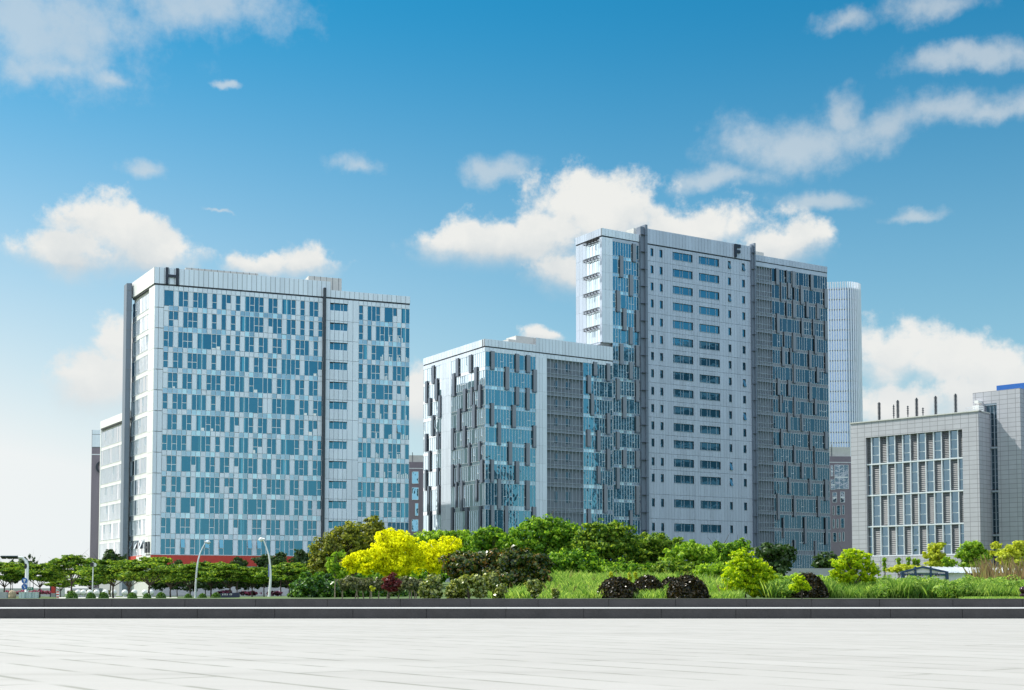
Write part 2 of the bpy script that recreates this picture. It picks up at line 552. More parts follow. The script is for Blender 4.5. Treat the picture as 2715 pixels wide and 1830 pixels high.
# pale paving in front
def paving_mat():
    m = bpy.data.materials.new('pale_paving')
    m.use_nodes = True
    t = NT(m.node_tree)
    b = t.n['Principled BSDF']
    tc = t.new('ShaderNodeTexCoord')
    mp = t.new('ShaderNodeMapping')
    mp.inputs['Rotation'].default_value = (0, 0, R(52))
    t.link(tc.outputs['Object'], mp.inputs[0])
    br = t.new('ShaderNodeTexBrick')
    t.link(mp.outputs[0], br.inputs['Vector'])
    br.inputs['Scale'].default_value = 1.0
    br.inputs['Brick Width'].default_value = 6.0
    br.inputs['Row Height'].default_value = 0.62
    br.inputs['Mortar Size'].default_value = 0.05
    br.inputs['Mortar Smooth'].default_value = 0.75
    br.inputs['Color1'].default_value = (0.40, 0.382, 0.362, 1)
    br.inputs['Color2'].default_value = (0.425, 0.407, 0.387, 1)
    br.inputs['Mortar'].default_value = (0.412, 0.394, 0.374, 1)
    mp2 = t.new('ShaderNodeMapping')
    mp2.inputs['Rotation'].default_value = (0, 0, R(52))
    mp2.inputs['Scale'].default_value = (0.22, 1.3, 1)
    t.link(tc.outputs['Object'], mp2.inputs[0])
    st = t.noise(mp2.outputs[0], 1.0, 6, 0.62)
    fine = t.noise(tc.outputs['Object'], 26.0, 4, 0.7)
    worn = t.ramp(t.noise(mp2.outputs[0], 1.6, 3, 0.5), [(0.38, (0, 0, 0)), (0.58, (1, 1, 1))])
    dirt = t.math('MULTIPLY', br.outputs['Fac'], worn)
    c = t.mix(t.math('MULTIPLY', dirt, 0.75), br.outputs[0], (0.22, 0.22, 0.185, 1))
    k = t.ramp(st, [(0.30, (0.84, 0.84, 0.825)), (0.45, (0.97, 0.97, 0.965)), (0.75, (1.04, 1.04, 1.04))])
    c = t.mix(1.0, c, k, 'MULTIPLY')
    c = t.mix(1.0, c, t.ramp(fine, [(0.3, (0.96, 0.96, 0.96)), (0.7, (1.02, 1.02, 1.02))]), 'MULTIPLY')
    t.link(c, b.inputs['Base Color'])
    b.inputs['Roughness'].default_value = 0.75
    b.inputs['Specular IOR Level'].default_value = 0.25
    return m
m = MB()
m.box(-60, 60, -15, 32.4, -0.2, 0.0)
tag(m.build('paving', paving_mat()), kind='structure')

# two long granite steps
M['granite'] = mat('shaded_granite', (0.054, 0.050, 0.051), 0.75, var=0.28, vscale=2.2, bump=0.25)  # darker copy of the stone, shade on the step faces put into its colour
M['granite_top'] = mat('sunlit_granite_tread', (0.50, 0.49, 0.48), 0.6, var=0.08, vscale=2)  # paler copy of the stone, sunlight on the tread put into its colour
def steps():
    r = random.Random(3)
    for (y0, y1, z1, name, base) in ((32.3, 35.05, 0.245, 'step', 0.2), (35.05, 36.6, 0.462, 'step', 0.9)):
        m = MB()
        x = -26 + base
        z0 = -0.1 if y0 < 33 else 0.1
        while x < 26:
            L = 1.82 + r.uniform(-0.12, 0.12)
            dy = r.uniform(-0.004, 0.004)
            m.box(x, x + L - 0.012, y0 + dy, y0 + 0.34, z0, z1 - 0.012)
            m.box(x, x + L - 0.004, y0 - 0.012, y1 - 0.006, z1 - 0.010, z1, 1 if y0 < 33 else 0)
            x += L
        m.box(-26, 26, y0 + 0.03, y1 - 0.02, z0 + 0.01, z1 - 0.03, 0)
        tag(m.build(name, [M['granite'], M['granite_top']]), kind='structure')
steps()

# ------------------------------------------------------------------ leaves
def blades(pts, nrm_bias, size, rng, aspect=1.6, up=0.0):
    n = len(pts)
    a = rng.normal(size=(n, 3))
    a /= np.linalg.norm(a, axis=1)[:, None]
    nn = rng.normal(size=(n, 3)) + nrm_bias
    nn /= np.linalg.norm(nn, axis=1)[:, None] + 1e-9
    t = np.cross(nn, a)
    t /= np.linalg.norm(t, axis=1)[:, None] + 1e-9
    b = np.cross(nn, t)
    s = size * rng.uniform(0.6, 1.35, size=(n, 1))
    t *= s * 0.5 * aspect
    b *= s * 0.5
    V = np.stack([pts - t, pts + b, pts + t, pts - b], axis=1).reshape(-1, 3)
    return V

def quads_obj(name, V, material, parent=None):
    n = len(V) // 4
    me = bpy.data.meshes.new(name)
    me.vertices.add(len(V))
    me.vertices.foreach_set('co', np.ascontiguousarray(V, dtype=np.float32).ravel())
    me.loops.add(4 * n)
    me.loops.foreach_set('vertex_index', np.arange(4 * n, dtype=np.int32))
    me.polygons.add(n)
    me.polygons.foreach_set('loop_start', np.arange(0, 4 * n, 4, dtype=np.int32))
    me.polygons.foreach_set('loop_total', np.full(n, 4, dtype=np.int32))
    for mm in (material if isinstance(material, (list, tuple)) else [material]):
        me.materials.append(mm)
    me.update(calc_edges=True)
    o = bpy.data.objects.new(name, me)
    col.objects.link(o)
    if parent is not None:
        o.parent = parent
    return o

def leaf_cloud(blobs, leaf, cover=2.6, clump=0.30, flat=0.75, seed=1, shell=0.55, aspect=1.6):
    """blobs: (x,y,z,rx,ry,rz) in local coordinates. Leaves sit in small clumps over each blob."""
    rng = np.random.default_rng(seed)
    out = []
    for (x, y, z, rx, ry, rz) in blobs:
        rm = (rx * ry * rz) ** (1 / 3)
        nc = max(14, int(2.9 / clump ** 2))
        d = rng.normal(size=(nc, 3))
        d /= np.linalg.norm(d, axis=1)[:, None]
        rad = shell + (1 - shell) * rng.uniform(0, 1, size=(nc, 1)) ** 0.6
        rad *= rng.uniform(0.70, 1.22, size=(nc, 1))
        cc = d * rad * np.array([rx, ry, rz]) * (1 - clump * 0.5)
        area = 4 * math.pi * rm * rm
        N = int(area * cover / (leaf * leaf * aspect * 0.5))
        N = min(N, 30000)
        k = rng.integers(0, nc, size=N)
        cs = rng.uniform(0.6, 1.3, size=nc)
        g = rng.normal(size=(N, 3))
        g /= np.linalg.norm(g, axis=1)[:, None]
        g *= rng.uniform(0.35, 1.0, size=(N, 1)) ** 0.5
        p = cc[k] + g * (rm * clump * cs[k])[:, None] * np.array([1.15, 1.15, flat])
        if shell > .9:                              # clipped: leaves all over an even skin
            g = rng.normal(size=(N, 3)); g /= np.linalg.norm(g, axis=1)[:, None]
            p = g * rng.normal(.99, .045, size=(N, 1)) * np.array([rx, ry, rz])
        else:
            q = rng.uniform(size=N) < .14
            gi = rng.normal(size=(N, 3)); gi /= np.linalg.norm(gi, axis=1)[:, None]
            p[q] = (gi * rng.uniform(0, .8, size=(N, 1)) * np.array([rx, ry, rz]))[q]
        bo = p / np.array([rx, ry, rz]); bo /= np.linalg.norm(bo, axis=1)[:, None] + 1e-6
        bias = (g * 1.1 + bo * 1.3 + np.array([0, 0, 0.45])) * (.45 if shell > .9 else 1.0)
        V = blades(p, bias, leaf, rng, aspect)
        out.append(V + np.array([x, y, z]))
    return np.concatenate(out)

def limb_mesh(base, targets, r0, seed=1, fork=0.45, lean=0.0, n=7):
    """tapered trunk from base, forking towards the crown targets"""
    rr = random.Random(seed)
    m = MB()
    base = Vector(base)
    c = sum((Vector(t) for t in targets), Vector()) / len(targets)
    f = base.lerp(Vector((base.x * 0.6 + c.x * 0.4, base.y * 0.6 + c.y * 0.4, c.z)), fork)
    mid = base.lerp(f, 0.5) + Vector((rr.uniform(-1, 1), rr.uniform(-1, 1), 0)) * r0 * 0.6
    m.tube([base - Vector((0, 0, 0.15)), base + Vector((0, 0, 0.02)), mid, f], [r0 * 1.5, r0 * 1.1, r0 * 0.92, r0 * 0.8], n)
    for t in targets:
        t = Vector(t)
        q = f.lerp(t, 0.5) + Vector((rr.uniform(-1, 1), rr.uniform(-1, 1), rr.uniform(0, 0.8))) * (t - f).length * 0.10
        m.tube([f - Vector((0, 0, r0 * 0.6)), q, t], [r0 * 0.66, r0 * 0.42, r0 * 0.12], 5)
        for _ in range(3):
            e = t + Vector((rr.uniform(-1, 1), rr.uniform(-1, 1), rr.uniform(-0.2, 0.9))) * (t - f).length * 0.45
            s = f.lerp(t, rr.uniform(0.35, 0.8))
            m.tube([s, e], [r0 * 0.28, r0 * 0.06], 4)
    return m

G = {}
G['olive'] = leafmat('olive_leaf', [(0.05, 0.075, 0.008), (0.17, 0.21, 0.02), (0.4, 0.4, 0.05)], 0.45, 0.02, 0.45)
G['green'] = leafmat('green_leaf', [(0.02, 0.08, 0.008), (0.12, 0.29, 0.022), (0.42, 0.6, 0.055)], 0.5, 0.012, 0.45)
G['fresh'] = leafmat('fresh_leaf', [(0.05, 0.15, 0.012), (0.23, 0.41, 0.03), (0.56, 0.72, 0.08)], 0.52, 0.01, 0.45)
G['dark'] = leafmat('dark_leaf', [(0.01, 0.03, 0.008), (0.03, 0.075, 0.014), (0.08, 0.15, 0.025)], 0.3, 0.03, 0.45)
G['street'] = leafmat('street_leaf', [(0.018, 0.065, 0.01), (0.1, 0.22, 0.022), (0.42, 0.54, 0.06)], 0.46, 0.012, 0.45)
G['yellow'] = leafmat('yellow_leaf', [(0.32, 0.36, 0.008), (0.8, 0.8, 0.012), (0.93, 0.95, 0.04)], 0.5, 0.0, 0.45)
G['lime'] = leafmat('lime_leaf', [(0.12, 0.26, 0.006), (0.42, 0.58, 0.012), (0.72, 0.78, 0.02)], 0.5, 0.01, 0.45)
G['glossy'] = leafmat('glossy_leaf', [(0.006, 0.018, 0.005), (0.018, 0.045, 0.008), (0.045, 0.09, 0.014), (0.12, 0.17, 0.02), (0.34, 0.17, 0.03)], 0.22, 0.045, 0.28)
G['pale'] = leafmat('waxy_leaf', [(0.04, 0.075, 0.008), (0.16, 0.22, 0.025), (0.62, 0.62, 0.18)], 0.35, 0.06, 0.3)
G['hedge'] = leafmat('hedge_leaf', [(0.008, 0.035, 0.005), (0.04, 0.13, 0.012), (0.22, 0.4, 0.04)], 0.32, 0.04, 0.3)
G['maroon'] = leafmat('maroon_leaf', [(0.005, 0.007, 0.003), (0.013, 0.014, 0.006), (0.085, 0.055, 0.016)], 0.2, 0.035, 0.3)
G['maple'] = leafmat('maple_leaf', [(0.07, 0.010, 0.012), (0.17, 0.02, 0.025), (0.30, 0.05, 0.05)], 0.35, 0.04)
G['scrub'] = leafmat('scrub_leaf', [(0.05, 0.065, 0.03), (0.13, 0.15, 0.06), (0.3, 0.3, 0.14)], 0.3, 0.03, 0.45)
G['reed'] = leafmat('reed_blade', [(0.16, 0.10, 0.05), (0.30, 0.20, 0.11), (0.30, 0.30, 0.10)], 0.3, 0.03)
G['grass'] = leafmat('grass_blade', [(0.1, 0.23, 0.035), (0.27, 0.44, 0.08), (0.55, 0.68, 0.2)], 0.5, 0.01, 0.45)
G['weed'] = leafmat('weed_leaf', [(0.05, 0.14, 0.025), (0.2, 0.36, 0.06), (0.52, 0.66, 0.17)], 0.5, 0.01, 0.45)
G['gold'] = leafmat('gold_leaf', [(0.2, 0.26, 0.02), (0.5, 0.56, 0.04), (0.68, 0.7, 0.1)], 0.5, 0.01, 0.45)
G['azalea2'] = leafmat('dark_azalea', [(0.02, 0.05, 0.015), (0.10, 0.02, 0.06), (0.26, 0.04, 0.14)], 0.3, 0.03)
G['azalea'] = leafmat('azalea_flower', [(0.05, 0.09, 0.02), (0.36, 0.07, 0.16), (0.55, 0.12, 0.25)], 0.3, 0.03)

# ================================================================== buildings
def zoomer(x0, y0, k):
    return lambda x, y: (x0 + x / k, y0 + y / k)

def window_parts(root, items, mats, name='window', cap=100):
    """items: (area, MB). the largest become parts, the rest one part"""
    items = sorted(items, key=lambda q: -q[0])
    for a, m in items[:cap]:
        m.build(name, mats, root)
    if len(items) > cap:
        al = MB()
        for a, m in items[cap:]:
            o = len(al.v)
            al.v += m.v
            al.f += [tuple(i + o for i in f) for f in m.f]
            al.m += m.m
            al.uv += m.uv
        tag(al.build(name, mats, root), kind='stuff')

# ---------------------------------------------------------------- block H
HA = at(405, 708, 260)
def same_height(px, py, z):
    d = ray(px, py)
    t = (z - EYE) / d.z
    return Vector((d.x * t, d.y * t))
zHpb = at(411, 752.3, 260).z                      # underside of the parapet
HA = xy(at(411, 752.3, 260))
HB = same_height(1087, 806.7, zHpb)
FH = Face(HA, HB)
HC = same_height(351.5, 751, at(411, 708, 260).z)
FL = Face(HA, HC)                                  # left return
zH = FH.z(411, 708)
rootH = empty('office_building', (HA.x, HA.y, 0), 'pale office block with staggered blue windows, red band and letter H on its parapet', 'building')

def block_H():
    back = HC - HA
    pA, pB = HA, HB
    ins = 0.4
    inn = -FH.n * ins
    b = MB()
    fl = -FL.n * ins
    dd = (HC - HA)
    pm = HA + (HB - HA) * .45
    pts = [pA + inn + fl, pB + inn, pB + inn + dd * 1.0, pA + inn + fl + dd * .98]
    b.prism([tuple(p) for p in (pB + inn + dd * 1.002, pB + inn + dd * 3.0, pm + dd * 3.0, pm + dd * 1.002)], 0.0, 52.0, 0, 1)  # unseen rear block added to shade the glazed block and darken its reflections
    u1 = FH.u(876, 770)
    zlo = FH.z(876.5, 770)
    b.prism([tuple(p) for p in pts], 0.0, zlo - 1.0, 0, 1)
    b.build('core', [M['lgrey'], M['roof']], rootH)
    # ---- grid of the front
    uL0, uL1 = FH.u(434.8, 790), FH.u(856.0, 820)
    uR0, uR1 = FH.u(951.5, 830), FH.L - 0.05
    zt0, zb0 = FH.z(434.8, 769), FH.z(434.8, 809.3)
    pit = (zt0 - FH.z(434.8, 1429)) / 12.0
    wh = zt0 - zb0
    L = ["Dd.FS.SFF.S.FU.S.FSFS.FS.FFS.S.FS.", ".SU.FSS.F.S.F.S.FFFSS.UFS.FS.S.S.S", "SF.FSS.FDdSF.S.S.FS.SF.SS.F.SSF.S.",
         "S.SF.SSFF.S.FFF.FF.SF.SS.FFFS.FDdU", ".SS.FS.F.SFS.FSFF.SDdFF.SFF.FS.FS.", "S.SFS.FFF.S.FFF.FFDdS..FSFDd.SF.SF",
         ".FS.FS.FFSFSF.FU.FS.SF.SS.F.FS.FU.", "SFSFS.DdFS.S.FS.FF.SU.SF.FDdS.FS.S", ".SS.DdUF.FS.FS.UFFSF.FF.SFF.FSF.SF",
         "S.SF.S.FFSFS.US.FF.SF.SFSF.FS.FDdS", ".SS.DdUFF.SFF.SF.FDdSF.SDdF.SF.S.U", "SF.FSS.FDdSFFF.UDd.SS.SFS.FFS.FSS.",
         "FSS.O.SFFOF.ODd.FFO.OFF.SFFSDd.SS."]
    Rr = ["S.FFS.DdU.FF", "S.F.FSFS.SFF", "SF.SDd.SFS.F", "S.FSS.S.FSFF", "SF.SDdSS.U.F", "S.FS.FS.S.FF", ".F.SS.Dd.OFF",
          "SFF.FF.SFS.F", ".F.FS.FS.SFF", "SFFS.F.SFS.F", "SF.SS.FS.SFF", "F.SF.S.SFFFF", "SF.S..FS.SFF"]
    clad, wins = MB(), []
    col_glass, daylight_patch = MB(), MB()
    g = 0.035
    rr = random.Random(11)
    def panel(u0, u1, z0, z1, mi=0):
        clad.fbox(FH, u0 + g, u1 - g, z0 + g, z1 - g, -0.42, rr.uniform(-0.012, 0.012), mi)
    for (rows, ua, ub) in ((L, uL0, uL1), (Rr, uR0, uR1)):
        n = len(rows[0])
        cw = (ub - ua) / n
        for i, row in enumerate(rows):
            zt = zt0 - pit * i
            zb = zt - wh
            zs = zt + (pit - wh) if i else FH.z(434.8, 756.5)
            k = 0
            span = MB()
            while k < n:                       # spandrel row above
                u0, u1 = ua + k * cw, ua + (k + 1) * cw
                blue = i > 0 and (row[k] != '.') != (rr.random() < 0.14)
                if blue:
                    span.fquad(FH, u0 + 0.05, u1 - 0.05, zt + 0.10, zs - 0.05, -0.03)
                    clad.fbox(FH, u0, u0 + 0.05, zt + 0.1, zs - 0.05, -0.42, 0.0, 1)
                    clad.fbox(FH, u0 + 0.05, u1, zs - 0.05, zs, -0.42, -0.01, 1)
                else:
                    panel(u0, u1, zt + 0.08, zs)
                k += 1
            span.fbox(FH, ua, ub, zt, zt + 0.085, -0.42, 0.03, 1)
            span.fbox(FH, ua, ub, zt + .1, zs - .05, -0.44, -0.43, 1)
            span.build('spandrel_band', [M['spandrel'], M['mullion']], rootH)
            k = 0
            cur = None
            while k < n:
                c = row[k]
                u0, u1 = ua + k * cw, ua + (k + 1) * cw
                if c == '.':
                    panel(u0, u1, zb, zt)
                    if cur:
                        wins.append(cur)
                    cur = None
                else:
                    if cur is None:
                        cur = [0, MB()]
                    cur[0] += cw * wh
                    mm = cur[1]
                    D = -0.10
                    split = zt - wh * 0.57
                    if c == 'D':
                        mm.fquad(FH, u0 + 0.06, u1 + cw - 0.06, zb, zt, D)
                        cur[0] += cw * wh
                        mm.fbox(FH, u0, u0 + 0.055, zb, zt, -0.42, 0.0, 1)
                        k += 1
                        u1 += cw
                    elif c == 'F':
                        mm.fquad(FH, u0 + 0.06, u1 - 0.06, zb, zt, D)
                        mm.fbox(FH, u0, u0 + 0.055, zb, zt, -0.42, 0.0, 1)
                    else:
                        zc = zb
                        if c == 'U':
                            panel(u0, u1, zb, split)
                            zc = split
                        if c == 'O':               # top-hung sash standing open
                            P = FH.P
                            mm.quad(P(u0 + .08, split + .05, .62), P(u1 - .08, split + .05, .62), P(u1 - .08, zt - .03, .02), P(u0 + .08, zt - .03, .02))
                            mm.fquad(FH, u0 + .06, u1 - .06, split, zt, -0.34, 2)
                            mm.poly([P(u0 + .08, split + .05, .60), P(u0 + .08, zt - .03, .0), P(u0 + .08, split + .05, .0)], 2)
                        else:
                            mm.fquad(FH, u0 + 0.10, u1 - 0.10, split + 0.06, zt - 0.04, -0.17)
                            for (a, b_, c_, d_) in ((u0 + .05, u0 + .10, split, zt), (u1 - .10, u1 - .05, split, zt)):
                                mm.fbox(FH, a, b_, c_, d_, -0.2, -0.09, 2)
                        if c != 'U':
                            mm.fquad(FH, u0 + 0.06, u1 - 0.06, zb, split - 0.05, D)
                        mm.fbox(FH, u0, u0 + 0.055, zc, zt, -0.42, 0.0, 1)
                        mm.fbox(FH, u0 + 0.055, u1, split - 0.05, split + 0.06, -0.42, 0.0, 1)
                    mm.fbox(FH, u1 - 0.05, u1 - 0.002, zb if c != 'U' else split, zt, -0.42, -0.004, 1)
                k += 1
            if cur:
                wins.append(cur)
                cur = None
            # pale round columns showing behind the glass, and daylight painted as white patches at the sill
            cols = (7.45, 16.5, 25.5) if n > 20 else (1.35, 10.45)
            for cc in cols:
                for a, b_ in ((cc, int(cc) + .95), (int(cc) + 1.05, cc + .85)):
                    if row[min(int(a), n - 1)] in 'FDd' and b_ > a and b_ <= n:
                        col_glass.fquad(FH, ua + a * cw, ua + b_ * cw, zb + .02, zt - .02, -0.094)
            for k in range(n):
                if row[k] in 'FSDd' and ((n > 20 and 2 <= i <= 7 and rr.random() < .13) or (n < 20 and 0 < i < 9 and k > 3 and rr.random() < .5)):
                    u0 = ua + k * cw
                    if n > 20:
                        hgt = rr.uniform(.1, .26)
                        daylight_patch.fquad(FH, u0 + .08, u0 + cw * rr.uniform(.5, .9), zb + .03, zb + wh * hgt, -0.092)
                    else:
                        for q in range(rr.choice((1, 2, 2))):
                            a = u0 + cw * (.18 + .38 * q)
                            daylight_patch.fquad(FH, a, a + cw * .2, zb + .03, zb + wh * rr.uniform(.25, .42), -0.092)
            # dark drip line here and there, as on the real facade
            for _ in range(n // 5):
                k = rr.randrange(n)
                clad.fbox(FH, ua + k * cw, ua + (k + 1) * cw, zb - 0.07, zb - 0.005, -0.40, 0.02, 2 if rr.random() < .35 else 1)
    # left margin, two panels wide, one joint per storey
    um = FH.u(421.0, 800)
    zbot = zt0 - pit * 12 - wh
    for i in range(14):
        za = FH.z(434.8, 756.5) if i == 0 else zt0 - pit * i + (pit - wh) * 0.55
        zc = max(zt0 - pit * (i + 1) + (pit - wh) * 0.55, zbot)
        if za <= zbot: break
        panel(0.02, um, zc + 0.03, za - 0.03)
        panel(um, uL0, zc + 0.03, za - 0.03)
    # middle bay: stack of strip windows
    uF0, uF1 = FH.u(856.5, 800), FH.u(862.5, 800)
    uw0, uw1 = FH.u(875.5, 830), FH.u(922.3, 830)
    uj = FH.u(936, 830)
    zs0 = FH.z(875.5, 803.0)
    sh_ = zs0 - FH.z(875.5, 822.0)
    for i in range(14):
        zw = zs0 - pit * i
        z1 = FH.z(434.8, 756.5) if i == 0 else zw + (pit - sh_) * 0.16
        z0 = max(zw - pit + (pit - sh_) * 0.16, zbot)
        if zw - sh_ < zbot: break
        panel(uF1, uw0, z0, z1); panel(uw1, uj, z0, z1); panel(uj, uR0, z0, z1)
        nb = 4
        for q in range(nb):
            a, b_ = uw0 + (uw1 - uw0) * q / nb, uw0 + (uw1 - uw0) * (q + 1) / nb
            panel(a, b_, z0, zw - sh_)
            panel(a, b_, zw, z1)
        mm = MB()
        c1, c2, c3 = uw0 + (uw1 - uw0) * .23, uw0 + (uw1 - uw0) * .60, uw0 + (uw1 - uw0) * .76
        D = -0.33
        for a, b_ in ((uw0, c1), (c1, c2), (c2, c3), (c3, uw1)):
            mm.fquad(FH, a + 0.04, b_ - 0.04, zw - sh_, zw - (0.22 if a == uw0 else 0.0), D)
            mm.fbox(FH, b_ - 0.04, b_ + 0.04, zw - sh_, zw, -0.40, D + .05, 1)
        mm.fbox(FH, uw0, c1, zw - .22, zw, -0.40, D + .03, 2)
        mm.fbox(FH, uw0 - .02, uw1, zw - .05, zw, -.40, -0.02, 2)
        wins.append([6.0, mm])
    clad.build('cladding', [M['panel'], M['mullion'], M['joint']], rootH)
    tag(col_glass.build('column_behind_glass', [M['glass_col']], rootH), kind='stuff')
    tag(daylight_patch.build('window_daylight', [M['daylight_patch']], rootH), kind='stuff')
    window_parts(rootH, wins, [M['glass'], M['mullion'], M['dark']])
    # ---- parapets
    par = MB()
    zpb = FH.z(411, 752.3)
    step_u = FH.u(876.5, 770)
    ustart = -0.15
    n = 37
    for k in range(n):
        a, b_ = ustart + (step_u - ustart) * k / n, ustart + (step_u - ustart) * (k + 1) / n
        par.fbox(FH, a + .04, b_ - .04, zpb + 0.1, zH, -0.5, 0.14 + rr.uniform(-.008, .008))
    zlow = FH.z(876.5, 769.5)
    n = 17
    for k in range(n):
        a, b_ = step_u + (FH.L - step_u) * k / n, step_u + (FH.L - step_u) * (k + 1) / n
        par.fbox(FH, a + .04, b_ - .04, zpb + 0.1, zlow, -0.5, 0.14)
    par.fbox(FH, ustart, step_u, zpb + .1, zH - .03, -1.0, 0.09, 1)
    par.fbox(FH, step_u, FH.L, zpb + .1, zlow - .03, -1.0, 0.09, 1)
    par.fbox(FH, -0.1, FH.L, zpb - .22, zpb + .1, -1.0, -0.06, 2)
    par.fbox(FH, step_u - .35, step_u - .01, zlow, zH - .02, -3.5, -0.5)
    par.fbox(FL, 0.15, FL.L, zpb + .1, zH, -1.0, 0.14, 3)
    par.fbox(FL, 0.15, FL.L, zpb - .22, zpb + .1, -1.0, -0.06, 2)
    par.build('parapet', [M['panel'], M['joint'], M['dark'], M['panel_lite']], rootH)
    # dark vertical fin
    fn = MB()
    fn.fbox(FH, uF0, uF1, 1.0, FH.z(860, 765), -0.4, 0.85)
    fn.build('fin', M['dark'], rootH)
    # ---- letter H
    lt = MB()
    z1, z0 = FH.z(443, 710.5), FH.z(443, 754)
    a, b_ = FH.u(438.5, 730), FH.u(473.5, 730)
    s_ = (b_ - a) * 0.22
    lt.fbox(FH, a, a + s_, z0, z1, 0.2, 0.55)
    lt.fbox(FH, b_ - s_, b_, z0, z1, 0.2, 0.55)
    lt.fbox(FH, a + s_, b_ - s_, (z0 + z1) / 2 - .25, (z0 + z1) / 2 + .25, 0.2, 0.53)
    lt.build('letter_sign', M['letter'], rootH)
    # ---- red band, white line and ground storey
    zr1, zr0 = zbot - 0.12, FH.z(398, 1499.5)
    rb = MB()
    ux = FH.u(960, 1480)
    rb.fbox(FH, -0.05, ux, zr0, zr1, -0.5, 0.10, 0)
    rb.fbox(FH, -0.05, FH.L, zr1 + .01, zbot, -0.5, 0.14, 1)
    rb.fbox(FH, ux, FH.L, zr0, zr1, -0.5, 0.08, 2)
    rb.fbox(FL, FL.L * 0.42, FL.L, zr0, zr1, -0.5, 0.10, 0)
    rb.build('red_band', [M['red'], M['mullion'], M['panel']], rootH)
    gs = MB()
    k = 0
    u = 0.2
    while u < FH.L - 2:
        gs.fquad(FH, u + .12, u + 2.3, 0.4, zr0 - 0.3, -0.25, 1)
        gs.fbox(FH, u - .05, u + .12, 0.0, zr0, -0.4, -0.1, 2)
        u += 2.42
    gs.fbox(FH, 0.0, FH.L, zr0 - .3, zr0, -0.4, -0.02, 0)
    gs.fbox(FH, 0.0, FH.L, 0.0, 0.4, -0.4, -0.02, 0)
    gs.build('shop_front', [M['grey'], M['glass_dark'], M['mullion']], rootH)
    bn = MB()
    za, zb_ = FL.z(398, 1473), FL.z(398, 1499)
    bn.fbox(FL, 0.05, FL.L * 0.60, zb_, za, 0.02, 0.2, 0)
    for q in range(2):
        bn.fbox(FL, FL.L * .12, FL.L * .38, zb_ + .75 + q * .55, zb_ + 1.05 + q * .55, 0.2, 0.215, 1)
    M['pink'] = mat('pale_pink_print', (0.75, 0.45, 0.55), 0.6)
    bn.build('banner', [M['white'], M['pink']], rootH)
    # small letter H on the left return, turned on its face
    l2 = MB()
    a, b_ = FL.u(397, 1450), FL.u(386.5, 1450)
    za, zb_ = FL.z(391, 1437), FL.z(391, 1466)
    l2.fbox(FL, a, a + (b_ - a) * .30, zb_, za, .02, .25)
    l2.fbox(FL, a + (b_ - a) * .70, b_, zb_, za, .02, .25)
    l2.fbox(FL, a + (b_ - a) * .30, a + (b_ - a) * .70, (za + zb_) / 2 - .2, (za + zb_) / 2 + .2, .02, .23)
    l2.build('letter_sign', M['letter'], rootH)
    # ---- left return: bright curtain wall beside a plain white strip
    cw_, sp = MB(), MB()
    ua, ub = FL.u(393.5, 900), FL.L * 0.80
    for i in range(14):
        za = zpb - 0.22 if i == 0 else zt0 - pit * i + (pit - wh) * 0.55
        zc = max(zt0 - pit * (i + 1) + (pit - wh) * 0.55, zbot)
        if za <= zbot: break
        cw_.fbox(FL, 0.02, ua * .5 - .03, zc + .03, za - .02, -0.42, 0.0, 0)
        cw_.fbox(FL, ua * .5 + .03, ua, zc + .03, za - .02, -0.42, 0.0, 0)
    cw_.build('cladding', [M['panel_lite']], rootH)
    curtain(rootH, FL, ua, ub, [(zt0 - pit * i, zt0 - pit * i - wh) for i in range(13)], M['glass_white'], M['panel_lite'], 0.95, -0.10, 21)
    curtain(rootH, FL, ub, FL.L, [(zt0 - pit * i, zt0 - pit * i - wh) for i in range(13)], M['glass_dark'], M['slab'], 1.0, -0.16, 22)
    # open sashes near the foot
    for px in (353, 365.5, 378.5):
        mm = MB()
        u = FL.u(px, 1440)
        z1, z0 = FL.z(px, 1434), FL.z(px, 1455)
        P = FL.P
        mm.quad(P(u, z1, .0), P(u + .9, z1, 0.0), P(u + .9, z0, .6), P(u, z0, .6), 1)
        mm.poly([P(u - .01, z1, 0), P(u - .01, z0, .6), P(u - .01, z0, 0)], 0)
        mm.build('open_sash', [M['dark'], M['glass_white']], rootH)
    # ---- grey slab fin on the left corner
    s1 = MB()
    PL = xy(at(336.2, 760, 272.6)); PR = xy(at(350.2, 760, 272.6))
    zt = at(343, 751, 272.6).z
    s1.prism([tuple(PL), tuple(PR), (PR.x - 1.2, PR.y + 2.2), (PL.x - 1.2, PL.y + 2.2)], 0.0, zt)
    for i in range(14):
        za = zt - 1.5 - i * pit
        if za > 1:
            s1.hexa([(PL.x - .02, PL.y - .03, za - .09), (PR.x + .02, PR.y - .03, za - .09), (PR.x + .02, PR.y + .3, za - .09), (PL.x - .02, PL.y + .3, za - .09),
                     (PL.x - .02, PL.y - .03, za), (PR.x + .02, PR.y - .03, za), (PR.x + .02, PR.y + .3, za), (PL.x - .02, PL.y + .3, za)], 1)
    xm = PL.x + (PR.x - PL.x) * .86
    s1.box(xm, xm + .08, PL.y - .035, PL.y + .3, .5, zt - .2, 1)
    s1.build('fin_slab', [M['slab'], M['joint']], rootH)
    # ---- lower wing behind
    W0 = HC + (HC - HA).normalized() * 1.0
    zW = at(330, 1093, W0.y + 3).z
    W1 = same_height(267.5, 1118, zW)
    FW = Face(W0, W1)
    wg = MB()
    e = -FW.n
    wg.prism([tuple(W0 + e * .42), tuple(W1 + e * .42), tuple(W1 + (HB - HA)), tuple(W0 + (HB - HA))], 0, zW - 1.0, 0, 1)
    wg.build('wing', [M['lgrey'], M['roof']], rootH)
    wp = MB()
    zwp = FW.z(267.5, 1137.5)
    wp.fbox(FW, 0, FW.L, zwp, zW, -0.8, 0.1, 0)
    wp.fbox(FW, 0, FW.L, zwp - .3, zwp, -0.8, -0.05, 1)
